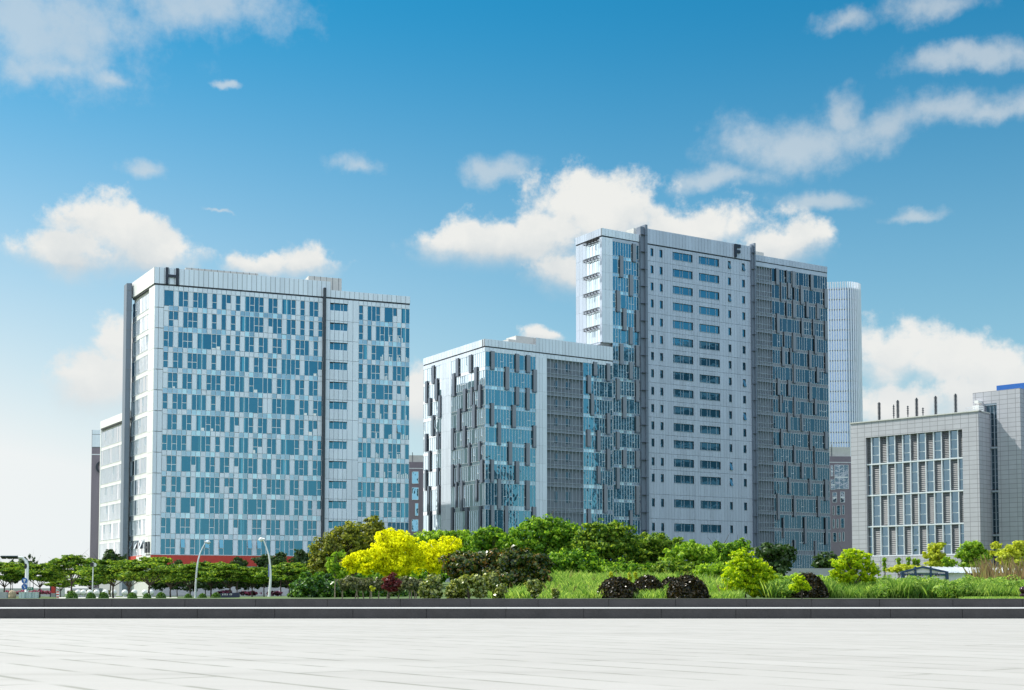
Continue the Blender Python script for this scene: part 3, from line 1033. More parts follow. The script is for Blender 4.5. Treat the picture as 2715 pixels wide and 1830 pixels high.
    wp.fbox(FW, 0, FW.L, 0.0, 5.5, -0.5, 0.0, 2)
    wp.fbox(FW, FW.L - .5, FW.L, 5.5, zwp - .3, -0.5, 0.05, 0)
    wp.build('parapet', [M['panel_lite'], M['dark'], M['grey']], rootH)
    fl_ = []
    z = zwp - 0.9
    while z > 7:
        fl_.append((z, z - pit * .80)); z -= pit
    curtain(rootH, FW, 0.0, FW.L - .5, fl_, M['glass_white'], M['panel_lite'], 0.95, -0.05, 23)
    # ---- roof plant
    q = -FH.n
    def roofbox(px0, px1, py0, py1, back, mi=0):
        r1 = MB()
        F2 = Face(HA + q * back, HB + q * back)
        a, b_ = F2.u(px0, py0), F2.u(px1, py0)
        zt = F2.z(px0, py0)
        r1.fbox(F2, a, b_, zlow - 1, zt, -5, 0, mi)
        k = a + 1.2
        while k < b_ - .3:
            r1.fbox(F2, k, k + .09, zlow - 1, zt + .05, -.2, .05, 1)
            k += 1.3
        r1.build('roof_plant', [M['lgrey'], M['joint']], rootH)
    roofbox(492, 685, 709.5, 720, 7)
    roofbox(818, 906, 731.5, 760, 6)

def curtain(root, F, u0, u1, floors, gmat, smat, pitch, d, seed, split=0.42, bar=0.07, sp_d=0.0, ops=0.16, name='window_band'):
    """one glazed band per storey with its own bars, and the spandrels between them as one part"""
    rr = random.Random(seed)
    n = max(1, round((u1 - u0) / pitch))
    cw = (u1 - u0) / n
    for i, (zt, zb) in enumerate(floors):
        sp = MB()
        m = MB()
        k = 0
        zc = zb + (zt - zb) * split
        while k < n:
            wide = 2 if (rr.random() < .12 and k < n - 1) else 1
            a, b = u0 + k * cw, u0 + (k + wide) * cw
            if wide == 1 and rr.random() < ops:
                m.fquad(F, a, b, zb, zc, d)
                m.fquad(F, a + .03, b - .03, zc, zt, d - 0.07)
                m.fbox(F, a, b, zc - .05, zc + .05, d - .15, d + .06, 1)
            else:
                m.fquad(F, a, b, zb, zt, d)
            m.fbox(F, a - bar / 2, a + bar / 2, zb, zt, d - .15, d + .07, 1)
            k += wide
        m.fbox(F, u1 - bar, u1 - .003, zb, zt, d - .15, d + .065, 1)
        m.build(name, [gmat, M['mullion']], root)
        zn = floors[i + 1][0] if i + 1 < len(floors) else zb - 0.6
        for k in range(n):
            sp.fbox(F, u0 + k * cw + .03, u0 + (k + 1) * cw - .03, zn + .05, zb - .05, d - .2, d + .02 + sp_d)
        sp.fbox(F, u0, u1, zb - .05, zb, d - .2, d + .08 + sp_d, 1)
        sp.fbox(F, u0, u1, zn, zn + .05, d - .2, d + .08 + sp_d, 1)
        sp.build('spandrel_band', [smat, M['mullion']], root)

block_H()

# ---------------------------------------------------------------- low glazed block and tower F
z1_ = zoomer(1100, 860, 2.903)
z2_ = zoomer(1500, 580, 3.734)
z3_ = zoomer(1850, 620, 3.734)
z4_ = zoomer(1650, 1000, 3.137)
PA_ = xy(at(1286, 918.6, 284))
zPpb = at(1286, 918.6, 284).z
P2 = same_height(1623.6, 958, zPpb)
FP = Face(PA_, P2)                                  # long front plane, shared by the tower's left bay
zP = FP.z(1286, 898.6)
P3 = same_height(1123.4, 951.3, zP)
FPL = Face(PA_, P3)
rootP = empty('office_building', (PA_.x, PA_.y, 0), 'lower glazed office block with projecting grey fins at the foot of the tall tower', 'building')
rootF = empty('office_tower', (P2.x, P2.y, 0), 'tallest grey office tower with paired strip windows and letter F on its parapet', 'building')

def fins(root, F, zm, rects, mats, depth=0.28, wmin=0.5):
    items = []
    for (x0, x1, y0, y1) in rects:
        xm, ym = (x0 + x1) / 2, (y0 + y1) / 2
        ua, ub = sorted((F.u(*zm(x0, ym)), F.u(*zm(x1, ym))))
        za, zb = F.z(*zm(xm, y1)), F.z(*zm(xm, y0))
        if F is FPL:                       # the measured outline includes the fin's own side
            ub = ub - (ub - ua) * .30
        else:
            ua = ua + (ub - ua) * .16
        m = MB()
        m.fbox(F, ua, ub, za, zb, 0.02, depth, 0)
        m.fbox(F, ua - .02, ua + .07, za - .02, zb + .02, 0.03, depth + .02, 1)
        m.fbox(F, ua, ub, za, za + .25, 0.04, depth + .012, 2)
        items.append(((ub - ua) * (zb - za), m))
    window_parts(root, items, mats, name='fin')

PB1 = [(575,610,207,350),(765,800,228,370),(848,885,238,375),(685,720,328,507),(900,935,350,525),(765,800,482,625),(848,880,490,662),(575,605,608,785),
 (738,775,622,798),(628,660,758,930),(900,930,780,950),(710,745,905,1082),(845,880,915,1090),(575,605,1042,1218),(765,800,1055,1228),(628,660,1190,1425),
 (845,880,1203,1432),(575,605,1393,1600),(682,715,1397,1620),(895,930,1405,1620)]
PB2 = [(1365,1400,290,398),(1467,1500,303,440),(1318,1352,393,533),(1345,1375,537,705),(1467,1500,685,848),(1315,1348,810,945),(1392,1425,817,982),
 (1467,1500,958,1125),(1395,1425,1092,1228),(1445,1475,1232,1455),(1320,1350,1420,1640)]
FB1 = [(1640,1673,293,425),(1542,1575,418,585),(1690,1722,432,598),(1590,1622,560,725),(1690,1722,705,835),(1543,1573,828,962),(1590,1625,967,1103),
 (1690,1722,973,1110),(1543,1573,1103,1268),(1692,1722,1245,1468),(1645,1673,1432,1640)]
FB2 = [(648,690,250,430),(522,565,368,583),(617,660,557,768),(490,532,712,925),(553,597,890,1110),(680,725,908,1125),(617,658,1077,1250),(522,565,1238,1447),(680,725,1258,1467)]
PLF = [(127,155,320,458),(313,343,265,403),(413,443,237,375),(78,102,440,607),(153,180,420,588),(285,313,380,555),(455,485,332,508),(100,127,570,705),
 (180,205,550,717),(368,398,500,672),(425,450,485,627),(485,513,468,645),(325,355,652,822),(438,470,622,800),(127,150,702,862),(278,305,802,970),
 (365,395,785,950),(75,98,845,980),(165,190,828,962),(410,430,915,1090),(485,510,903,1048),(103,125,975,1135),(278,302,1080,1250),(325,347,1073,1215),
 (497,530,1045,1220),(75,95,1120,1280),(165,187,1105,1245),(313,330,1213,1410),(350,375,1205,1438),(467,487,1195,1365),(95,118,1247,1470),(175,195,1237,1465),
 (278,300,1410,1590),(385,412,1410,1600),(492,515,1400,1610),(105,125,1440,1600)]
FR3 = [(762,800,345,508),(868,882,362,482),(922,960,373,535),(1105,1140,405,560),(812,828,480,672),(880,910,490,643),(1005,1040,512,702),(1240,1280,548,738),
 (945,958,535,655),(930,965,655,835),(1062,1095,675,830),(1165,1198,690,848),(868,882,670,830),(770,805,790,987),(1015,1040,835,1020),(1245,1280,865,1052),(1130,1148,845,1010),
 (930,965,980,1170),(1145,1175,1008,1192),(845,858,970,1115),(822,855,1120,1312),(1090,1120,1155,1340),(1250,1280,1178,1380),(905,920,1130,1290),(935,965,1290,1480),(1165,1198,1320,1475)]
FR4 = [(1280,1305,12,150),(1368,1395,25,158),(1545,1568,42,205),(1325,1335,150,215),(1300,1322,153,290),(1418,1440,165,330),(1590,1615,180,315),(1365,1390,295,455),(1480,1500,305,450),
 (1310,1328,430,585),(1550,1570,450,605),(1675,1705,455,600),(1418,1440,568,720),(1590,1600,575,720),(1350,1372,700,832),(1480,1505,710,845),(1590,1612,715,850),(1375,1397,835,970),
 (1545,1568,845,978),(1675,1708,852,1030),(1280,1305,968,1188),(1415,1440,985,1165),(1615,1640,990,1165),(1505,1530,1165,1390),(1680,1705,1170,1395),(1330,1342,1170,1340),
 (1420,1440,1355,1520),(1593,1615,1362,1520)]

def floors_from(F, zm, x, tops, bots):
    return [(F.z(*zm(x, t)), F.z(*zm(x, b))) for t, b in zip(tops, bots)]

PT = [208, 350, 497, 645, 790, 930, 1073, 1220, 1425]
PBt = [322, 468, 617, 765, 903, 1045, 1190, 1390, 1600]
floorsP = floors_from(FP, z1_, 540, PT, PBt)
pitP = floorsP[0][0] - floorsP[1][0]
floorsP.append((floorsP[-1][1] - .7, 1.0))

def screen_bay(root, F, u0, u1, floors, nv, windows=None, d=-0.7):
    """recessed grey bay behind a grid of slim bars"""
    m = MB()
    zt, zb = floors[0][0] + .3, floors[-1][1]
    m.fquad(F, u0, u1, zb, zt, d)
    m.quad(F.P(u0, zb, d), F.P(u0, zb, 0), F.P(u0, zt, 0), F.P(u0, zt, d))
    m.quad(F.P(u1, zb, 0), F.P(u1, zb, d), F.P(u1, zt, d), F.P(u1, zt, 0))
    m.build('recess_wall', [M['screen']], root)
    b = MB()
    for k in range(nv + 1):
        u = u0 + (u1 - u0) * k / nv
        b.fbox(F, u - .05, u + .05, zb, zt, -.12, 0.02)
    for (a, c) in floors:
        for z in (a, c, c + (a - c) * .36):
            if z > zb:
                b.fbox(F, u0, u1, z - .05, z + .05, -.12, 0.015)
        # band of solid louvre between storeys
        b.fbox(F, u0, u1, c - .75, c - .02, -.30, -.13, 1)
    b.build('bar_screen', [M['screen_bar'], M['screen']], root)
    if windows:
        for (a, c) in floors[:-1]:
            for (f0, f1) in windows:
                w_ = MB()
                x0, x1 = u0 + (u1 - u0) * f0, u0 + (u1 - u0) * f1
                h = a - c
                w_.fquad(F, x0, x1, c + h * .28, c + h * .78, d + .05)
                w_.fbox(F, (x0 + x1) / 2 - .05, (x0 + x1) / 2 + .05, c + h * .28, c + h * .78, d + .04, d + .12, 1)
                w_.build('window', [M['glass_dark'], M['screen_bar']], root)

def low_block():
    uA = 0.0
    u1 = FP.u(1420.5, 1000)       # end of first glazed bay
    u2 = FP.u(1447.0, 1000)       # end of pale strip
    u3 = FP.u(1546.0, 1000)       # end of recessed grey bay
    u4 = FP.u(1624.0, 1000)       # tower begins
    c = MB()
    i1, i2 = -FP.n * 1.0, -FPL.n * 1.0
    back = (P3 - PA_)
    E = PA_ + FP.t * u4
    c.prism([tuple(PA_ + i1 + i2), tuple(E + i1), tuple(E + i1 + back * .85), tuple(PA_ + i1 + i2 + back * .97)], 0, zPpb + .2, 0, 1)
    c.build('core', [M['grey'], M['roof']], rootP)
    curtain(rootP, FP, uA + .06, u1, floorsP, M['glass_cw'], M['spandrel'], 0.75, -.05, 31)
    curtain(rootP, FP, u3, u4, floorsP, M['glass_cw'], M['spandrel'], 0.75, -.05, 32)
    fins(rootP, FP, z1_, PB1 + PB2, [M['fin'], M['dark'], M['slab']])
    # pale strip and the grey recessed bay
    p = MB()
    for k in range(14):
        a = zPpb - .6 - k * pitP
        if a < 2: break
        for q in range(3):
            p.fbox(FP, u1 + (u2 - u1) * q / 3 + .03, u1 + (u2 - u1) * (q + 1) / 3 - .03, max(a - pitP, 0) + .03, a, -.5, .04)
    p.fbox(FP, u1, u2, 0, zPpb - .6, -1.0, -.05, 1)
    p.fbox(FP, u2 - .02, u2 + .25, 0, zPpb - .8, -1.0, .04)
    screen_bay(rootP, FP, u2 + .25, u3, floorsP, 10, [(.24, .33), (.57, .68)])
    # left return
    fl2 = floorsP
    L = FPL.L
    v1, v2 = FPL.u(*z1_(278, 800)), FPL.u(*z1_(203, 800))
    curtain(rootP, FPL, 0.06, v1, fl2, M['glass_side'], M['spandrel'], 0.85, -.05, 33)
    curtain(rootP, FPL, v2, L, fl2, M['glass_side'], M['spandrel'], 0.85, -.05, 34)
    for k in range(14):
        a = zPpb - .6 - k * pitP
        if a < 2: break
        for q in range(4):
            p.fbox(FPL, v1 + (v2 - v1) * q / 4 + .03, v1 + (v2 - v1) * (q + 1) / 4 - .03, max(a - pitP, 0) + .03, a, -.5, .04)
    p.fbox(FPL, v1, v2, 0, zPpb - .6, -1.0, -.05, 1)
    p.build('cladding', [M['panel'], M['joint']], rootP)
    fins(rootP, FPL, z1_, PLF, [M['slab'], M['dark'], M['slab']])
    # parapet, stepping up over the right half
    q = MB()
    us = FP.u(1420, 910)
    zr = FP.z(*z1_(930, 103))
    def run(F, a, b, z0, z1, n):
        for k in range(n):
            q.fbox(F, a + (b - a) * k / n + .035, a + (b - a) * (k + 1) / n - .035, z0, z1, -.6, .16)
        q.fbox(F, a, b, z0, z1 - .03, -1.0, .10, 1)
    run(FP, -.15, us, zPpb + .1, zP, 15)
    run(FP, us, u4, zPpb + .1, zr, 24)
    run(FPL, .15, L, zPpb + .1, zP, 22)
    for F, a, b in ((FP, 0, u4), (FPL, 0, L)):
        q.fbox(F, a, b, zPpb - .15, zPpb + .1, -1.0, .0, 2)
        n = int((b - a) / 1.0)
        for k in range(n):
            q.fbox(F, a + (b - a) * k / n + .03, a + (b - a) * (k + 1) / n - .03, floorsP[0][0], zPpb - .15, -.6, .05)
    q.build('parapet', [M['panel'], M['joint'], M['dark']], rootP)
    r = MB()
    F2 = Face(PA_ - FP.n * 6, P2 - FP.n * 6)
    a, b = F2.u(1368, 900), F2.u(1416, 900)
    r.fbox(F2, a, b, zP - 2, F2.z(1385, 892), -4, 0)
    r.fbox(F2, F2.u(1348, 900), a, zP - 2, F2.z(1348, 899), -4, 0)
    r.build('roof_plant', [M['lgrey']], rootP)
low_block()

def tower():
    # tower's left bay shares the front plane of the low block
    uc, ug, ue = FP.u(1596, 700), FP.u(1624.5, 800), FP.u(1694.5, 800)
    zT = FP.z(1596, 605)
    Q0 = PA_ + FP.t * uc
    Q1 = same_height(1527, 632, zT)
    FTL = Face(Q0, Q1)
    uM0 = FP.u(1709, 700)
    pm0 = PA_ + FP.t * uM0 + FP.n * .6
    zM = at(1709, 606, pm0.y).z
    pm1 = same_height(1989, 654, zM)
    FM = Face(pm0, pm1)                             # main wall
    pr0 = pm1 - FM.n * .9
    zRt = at(1992, 675, pr0.y + 1.0).z
    pr1 = same_height(2192.5, 708, zRt)
    FR = Face(pr0, pr1)                             # right glazed part
    back = Q1 - Q0
    deep = back.normalized()
    # core
    c = MB()
    n1 = -FP.n * 1.0
    E = PA_ + FP.t * (ue + 1)
    zc = FP.z(1596, 632)
    c.prism([tuple(Q0 + n1 - FTL.n * .45), tuple(E + n1), tuple(E + n1 + back), tuple(Q0 + n1 - FTL.n * .45 + back * .97)], 0, zc, 0, 1)
    m1 = -FM.n * .45
    c.prism([tuple(pm0 + m1), tuple(pm1 + m1), tuple(pm1 + m1 + deep * 26), tuple(pm0 + m1 + deep * 26)], 0, zM - 1.2, 2, 1)
    r1 = -FR.n * 1.0
    c.prism([tuple(pr0 + r1), tuple(pr1 + r1), tuple(pr1 + r1 + deep * 24), tuple(pr0 + r1 + deep * 24)], 0, zRt - 1.2, 0, 1)
    c.build('core', [M['grey'], M['roof'], M['joint']], rootF)
    # ---- left bay
    pit = 4.03
    tops = [FP.z(*z2_(470, 225 + 172 * k)) for k in range(20)]
    tops = [t for t in tops if t > 3]
    fl = [(t, t - (tops[0] - tops[1]) * .80) for t in tops]
    curtain(rootF, FP, ug, ue, fl, M['glass_cw'], M['spandrel'], 0.75, -.05, 41)
    fins(rootF, FP, z1_, FB1, [M['fin'], M['dark'], M['slab']])
    fins(rootF, FP, z2_, FB2, [M['fin'], M['dark'], M['slab']])
    cl = MB()
    pf = tops[0] - tops[1]
    zpar = FP.z(1596, 580 + 165 / 3.734)
    for k in range(20):
        a = zpar - .3 - k * pf
        if a < FP.z(1600, 905): break
        for q in range(3):
            cl.fbox(FP, uc + (ug - uc) * q / 3 + .03, uc + (ug - uc) * (q + 1) / 3 - .03, a - pf + .03, a, -1.0, .04)
        for q in range(3):
            cl.fbox(FTL, FTL.L * (.60 + .4 * q / 3) + .03, FTL.L * (.60 + .4 * (q + 1) / 3) - .03, a - pf + .03, a, -.5, .04, 1)
        cl.fbox(FTL, .03, FTL.L * .08, a - pf + .03, a, -.5, .04, 1)
    # ---- main wall panels with punched windows
    ytops = [667.6, 712.5, 757.3, 801.8, 849, 894.7, 939.7, 985, 1030.9, 1076.5, 1121.8, 1166.7, 1216, 1259, 1324, 1388, 1452]
    zt_ = [FM.z(1783, y) for y in ytops]
    wh = zt_[0] - FM.z(1783, 667.6 + 20.3)
    ucols = [(FM.u(a, 700), FM.u(b, 700), s) for a, b, s in ((1725, 1732.4, 0), (1749, 1756.6, 0), (1783.4, 1836.2, 1), (1853, 1906.3, 1), (1930, 1937.2, 0), (1967, 1974.5, 0))]
    zparM = FM.z(1709, 580 + 240 / 3.734)
    npan = 36
    pw = FM.L / npan
    rr = random.Random(5)
    edges = [zparM - .25] + [z + (zt_[0] - zt_[1] - wh) * .30 + .35 for z in zt_[1:]] + [0]
    wins = []
    def solid(u):
        return not any(a - .02 <= u <= b + .02 for a, b, s in ucols)
    cuts = sorted(set([0.0, FM.L] + [k * pw for k in range(npan + 1)] + [x for a, b, s in ucols for x in (a, b)]))
    cuts2 = [cuts[0]]
    for x in cuts[1:]:
        if x - cuts2[-1] > .25 or any(abs(x - q) < 1e-6 for a, b, s in ucols for q in (a, b)):
            cuts2.append(x)
    for i, z in enumerate(zt_):
        top, bot = edges[i], edges[i + 1]
        for a, b in zip(cuts2, cuts2[1:]):
            mid = (a + b) / 2
            g = .022
            dd = rr.uniform(-.008, .008)
            hit = [q for q in ucols if q[0] < mid < q[1]]
            if hit:
                cl.fbox(FM, a + g, b - g, z, top - .03, -.46, dd, 1)
                cl.fbox(FM, a + g, b - g, bot + .03, z - wh, -.46, dd, 1)
            else:
                cl.fbox(FM, a + g, b - g, bot + .03, top - .03, -.46, dd, 1)
        for a, b, s in ucols:
            m = MB()
            D = -.28
            if s:
                parts = [0, .09, .385, .52, .83, 1] if a < FM.L * .5 else [0, .09, .42, .54, .86, 1]
                for p0, p1 in zip(parts, parts[1:]):
                    m.fquad(FM, a + (b - a) * p0, a + (b - a) * p1, z - wh, z, D)
                    if p1 < 1:
                        m.fbox(FM, a + (b - a) * p1 - .05, a + (b - a) * p1 + .05, z - wh, z, D - .05, D + .09, 1)
            else:
                op = rr.random() < .2 and a > FM.L * .6
                if op:
                    P = FM.P
                    m.quad(P(a + .06, z - wh, .35), P(b - .06, z - wh, .35), P(b - .06, z, D), P(a + .06, z, D))
                    m.fquad(FM, a, b, z - wh, z, D - .06, 2)
                else:
                    m.fquad(FM, a, b, z - wh, z, D)
            m.fbox(FM, a, b, z - .09, z, -.45, D + .08, 2)
            m.fbox(FM, b - .07, b - .01, z - wh, z - .09, -.45, -.03, 2)
            m.fbox(FM, a, b, z - wh - .08, z - wh, -.45, .07, 1)
            wins.append(((b - a) * wh, m))
    cl.build('cladding', [M['panel'], M['panel_tower']], rootF)
    window_parts(rootF, wins, [M['glass'], M['screen_bar'], M['dark']])
    # ---- right part: grey screen bay, then glass with fins
    us = FR.u(2048, 900)
    t0 = FR.z(2052, 620 + 345 / 3.734)
    pr = (FR.z(2052, 620 + 345 / 3.734) - FR.z(2052, 620 + 1150 / 3.734)) / 5.0
    tl = []
    z = t0
    while z > 2:
        h = pr if z > 16 else pr * 1.42
        tl.append((z, max(z - h * .80, .3)))
        z -= h
    screen_bay(rootF, FR, .35, us, tl, 9)
    curtain(rootF, FR, us, FR.L, tl, M['glass_dark'], M['fin'], 0.8, -.05, 43, ops=.2)
    curtain_side = None
    fins(rootF, FR, z3_, FR3, [M['fin'], M['dark'], M['slab']])
    fins(rootF, FR, z4_, FR4, [M['fin'], M['dark'], M['slab']])
    # ---- parapets and slim fins
    q = MB()
    def run(F, a, b, z0, z1, w_, mi=0):
        n = max(1, round((b - a) / w_))
        for k in range(n):
            q.fbox(F, a + (b - a) * k / n + .03, a + (b - a) * (k + 1) / n - .03, z0, z1, -.6, .16, mi)
        q.fbox(F, a, b, z0, z1 - .03, -1.1, .10, 1)
        q.fbox(F, a, b, z0 - .2, z0, -1.1, .0, 2)
    run(FP, uc - .12, ue, zpar, zT, .95)
    run(FTL, .14, FTL.L, zpar, zT, .95, 3)
    q.fbox(FP, ug, ue, tops[0], zpar - .2, -.6, .04, 3)
    run(FM, .0, FM.L, zparM, zM, .95, 3)
    zparR = FR.z(2192, 620 + 385 / 3.734)
    run(FR, .35, FR.L, zparR, zRt, 1.0, 3)
    q.fbox(FR, .35, FR.L, t0, zparR - .2, -1.1, .04, 3)
    q.build('parapet', [M['panel'], M['joint'], M['dark'], M['panel_tower']], rootF)
    for F, ua, ub, z1, dep in ((FP, ue, uM0 + .05, at(1706, 602, (PA_ + FP.t * ue).y).z, 1.1), (FM, FM.L - .05, FM.L + .95, FM.z(1989, 651), .9)):
        f = MB()
        f.fbox(F, ua, ub, 0, z1, -.9, dep * .6, 0)
        f.fbox(F, ua + (ub - ua) * .62, ub, 0, z1 + .5, -.8, dep, 1)
        k = z1 - 2
        while k > 1:
            f.fbox(F, ua - .01, ub + .01, k, k + .08, -.85, dep + .02, 2)
            k -= 4.03
        f.build('fin', [M['slab'], M['slab'], M['dark']], rootF)
    # ---- letter F
    lt = MB()
    a, b = FM.u(1944.8, 665), FM.u(1960.2, 665)
    z1, z0 = FM.z(1946, 648), FM.z(1946, 682.5)
    s_ = (b - a) * .34
    lt.fbox(FM, a, a + s_, z0, z1, .2, .6)
    lt.fbox(FM, a + s_, b, z1 - .75, z1, .2, .59)
    lt.fbox(FM, a + s_, b - .1, z1 - 2.1, z1 - 1.4, .2, .59)
    lt.build('letter_sign', M['letter'], rootF)
    # ---- left return: glazing with lattice awnings
    va, vb = FTL.L * .08, FTL.L * .60
    flt = [(a - .2, b) for a, b in fl if b > FP.z(1560, 930)]
    flt = [(t, b) for t, b in flt]
    curtain(rootF, FTL, va, vb, flt, M['glass_side'], M['panel_tower'], .6, -.05, 44, ops=.1)
    for (t, b) in flt:
        m = MB()
        for k in range(5):
            u = va + (vb - va) * k / 4.4
            for (x0, x1, d0, d1, h0, h1) in ((u, u + .10, 0, .95, .55, .66), (u, u + .10, 0, .95, -.12, -.02), (u, u + .10, .85, .95, -.02, .55)):
                m.fbox(FTL, x0, x1, t + h0, t + h1, d0, d1)
        for h in (.0, .3, .58):
            m.fbox(FTL, va - .2, vb + .2, t + h, t + h + .08, .72, .84)
        m.build('lattice_awning', M['black'], rootF)
    # ---- roof plant
    r = MB()
    F2 = Face(pr0 - FR.n * 5, pr1 - FR.n * 5)
    r.fbox(F2, F2.u(1998, 670), F2.u(2025, 670), zRt - 2, F2.z(2024, 670), -5, 0)
    F3 = Face(PA_ - FP.n * 3, P2 - FP.n * 3)
    r2 = MB()
    r2.fbox(F3, F3.u(1680, 606), F3.u(1697, 606), zT - 2, F3.z(1697, 608), -3, 0)
    r.build('roof_plant', [M['lgrey']], rootF)
    r2.build('roof_plant', [M['lgrey']], rootF)
tower()

M['fin_white'] = mat('white_fin', (0.74, 0.78, 0.86), 0.3, 0.0, var=0.03)
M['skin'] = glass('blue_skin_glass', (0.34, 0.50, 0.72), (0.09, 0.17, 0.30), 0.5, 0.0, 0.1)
# ---------------------------------------------------------------- striped round-cornered tower far behind
def far_tower():
    Y = 520
    root = empty('office_tower', (at(2240, 1500, Y).x, Y, 0), 'distant white and blue striped tower with a rounded corner behind the tallest tower', 'building')
    xr = at(2287, 1000, Y).x
    zt = at(2270, 768, Y).z
    pts = []
    Wd, Dp, rad = 26.0, 24.0, 7.0
    x1, x0 = xr, xr - Wd
    y0 = Y - 4
    def arc(cx, cy, a0, a1, n):
        for k in range(n + 1):
            a = R(a0 + (a1 - a0) * k / n)
            pts.append((cx + rad * math.cos(a), cy + rad * math.sin(a)))
    # plan turned a little so that the left side runs away
    arc(x1 - rad, y0 + rad, -90, 0, 10)
    pts.append((x1, y0 + Dp)); pts.append((x0, y0 + Dp + 4)); pts.append((x0, y0 + 3))
    b = MB()
    b.prism(pts, 0, zt, 0, 1)
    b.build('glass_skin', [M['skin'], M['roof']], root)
    f = MB()
    path = [Vector((p[0], p[1])) for p in ([pts[-1]] + pts[:12])]
    s, acc = 0.0, []
    for a, c in zip(path, path[1:]):
        L = (c - a).length
        d = (c - a) / L
        n = Vector((d.y, -d.x))
        while s < L:
            acc.append((a + d * s, d, n))
            s += .95
        s -= L
    for (p, d, n) in acc:
        q = [p - d * .25, p + d * .25, p + d * .25 + n * .42, p - d * .25 + n * .42]
        f.prism([tuple(x) for x in q], 0, zt + 2.2, 0)
    f.build('fin_rows', [M['fin_white']], root)
    g = MB()
    z = zt - 1
    while z > 50:
        for a, c in zip(path, path[1:]):
            d = (c - a).normalized(); n = Vector((d.y, -d.x))
            g.hexa([tuple(a) + (z,), tuple(c) + (z,), tuple(c + n * .1) + (z,), tuple(a + n * .1) + (z,),
                    tuple(a) + (z + .5,), tuple(c) + (z + .5,), tuple(c + n * .1) + (z + .5,), tuple(a + n * .1) + (z + .5,)])
        z -= 4.0
    g.build('floor_line', [M['slab']], root)
far_tower()

# ---------------------------------------------------------------- mauve office blocks
def mauve(px0, px1, py_roof, py_grey, Y, label, wins, depth=22, tilt=0.0, extra=0):
    A, B = xy(at(px0, 1400, Y)), xy(at(px1, 1400, Y + tilt))
    root = empty('office_building', (A.x, A.y, 0), label, 'building', None)
    F = Face(A, B)
    zt, zg = F.z(px0, py_roof), F.z(px0, py_grey)
    c = MB()
    e = -F.n
    c.prism([tuple(A), tuple(B), tuple(B + e * depth), tuple(A + e * depth)], 0, zg, 0, 1)
    c.build('wall', [M['purple'], M['roof']], root)
    p = MB()
    if extra:
        p.fbox(F, 0, F.L, zg + .01, zt, -depth + 1, -.0, 0)
        k = 0
        while k < F.L:
            p.fbox(F, k, k + .08, zg, zt, -.1, .03, 1); k += 2.2
        p.fbox(F, 0, F.L, zg - .1, zg + .1, -.2, .06, 1)
        p.fbox(F, 0, F.L, (zt + zg) / 2 + 1, (zt + zg) / 2 + 1.1, -.1, .035, 1)
    else:
        p.fbox(F, F.L * .02, F.L * .98, zg, zt, -depth + 4, -1.2, 0)
        p.fbox(F, F.L * .25, F.L * .28, zg, zt + .8, -1.19, -1.0, 1)
    p.fbox(F, 0, F.L, zg - 1.9, zg - 1.7, -.1, .05, 2)
    p.build('roof_storey', [M['panel'] if extra else M['lgrey'], M['joint'], M['mullion']], root)
    for (x0, x1, y0, y1, kind) in wins:
        m = MB()
        ua, ub = F.u(x0, y0), F.u(x1, y0)
        z1, z0 = F.z(x0, y0), F.z(x0, y1)
        m.fquad(F, ua, ub, z0, z1, .03)
        n = max(1, round((ub - ua) / 1.4))
        for k in range(n + 1):
            u = ua + (ub - ua) * k / n
            m.fbox(F, u - .05, u + .05, z0, z1, -.05, .10, 1)
        m.fbox(F, ua, ub, z0 - .08, z0, -.05, .12, 1)
        m.fbox(F, ua, ub, z1, z1 + .06, -.05, .12, 1)
        if kind:
            m.fbox(F, ua, ub, (z0 + z1) / 2 - .3, (z0 + z1) / 2 + .1, -.05, .08, 1)
        m.build('window', [M['glass_cw'] if kind != 2 else M['glass_white'], M['mullion']], root)
    return root, F
Wz = zoomer(2150, 980, 2.529)
def W(x0, x1, y0, y1, k): 
    a, b = Wz(x0, y0); c, d = Wz(x1, y1)
    return (a, c, b, d, k)
mauve(2192, 2262, 1184, 1210, 395, 'small mauve office block between the tallest tower and the stone building',
      [W(158, 250, 640, 800, 2), W(133, 146, 645, 715, 2), W(133, 160, 738, 805, 2), W(145, 172, 825, 890, 2), W(197, 225, 820, 890, 2), W(147, 156, 915, 975, 0), W(173, 195, 912, 975, 0),
       W(210, 222, 910, 972, 0), W(147, 157, 1003, 1063, 0), W(173, 183, 1003, 1063, 0), W(200, 222, 998, 1062, 0), W(148, 170, 1095, 1155, 0), W(187, 197, 1093, 1152, 0), W(212, 223, 1090, 1150, 0)], tilt=0.6)
mauve(1076, 1140, 1206, 1225, 372, 'narrow mauve office block in the gap between the pale block and glazed block',
      [(1092.5, 1109.5, 1251, 1282, 0), (1092.5, 1109.5, 1293, 1325, 0), (1101, 1109, 1335, 1367, 0), (1092, 1109, 1378, 1409, 0)], tilt=0.5)
rG, FG = mauve(239.5, 320, 1140, 1186, 330, 'mauve office slab with a grey top and dark round letter behind the pale block', [], depth=16, tilt=0.4, extra=1)
def round_letter():
    m = MB()
    cu, cz = FG.u(272, 1239), FG.z(272, 1239)
    r1, r0 = abs(FG.z(272, 1222) - cz), abs(FG.z(272, 1227) - cz)
    n = 22
    for k in range(n):
        a0, a1 = R(50 + 260 * k / n), R(50 + 260 * (k + 1) / n)
        P = lambda r, a, d: FG.P(cu + r * math.cos(a), cz + r * math.sin(a), d)
        m.hexa([P(r0, a0, .03), P(r1, a0, .03), P(r1, a1, .03), P(r0, a1, .03), P(r0, a0, .4), P(r1, a0, .4), P(r1, a1, .4), P(r0, a1, .4)])
    m.build('letter_sign', M['letter'], rG)
round_letter()

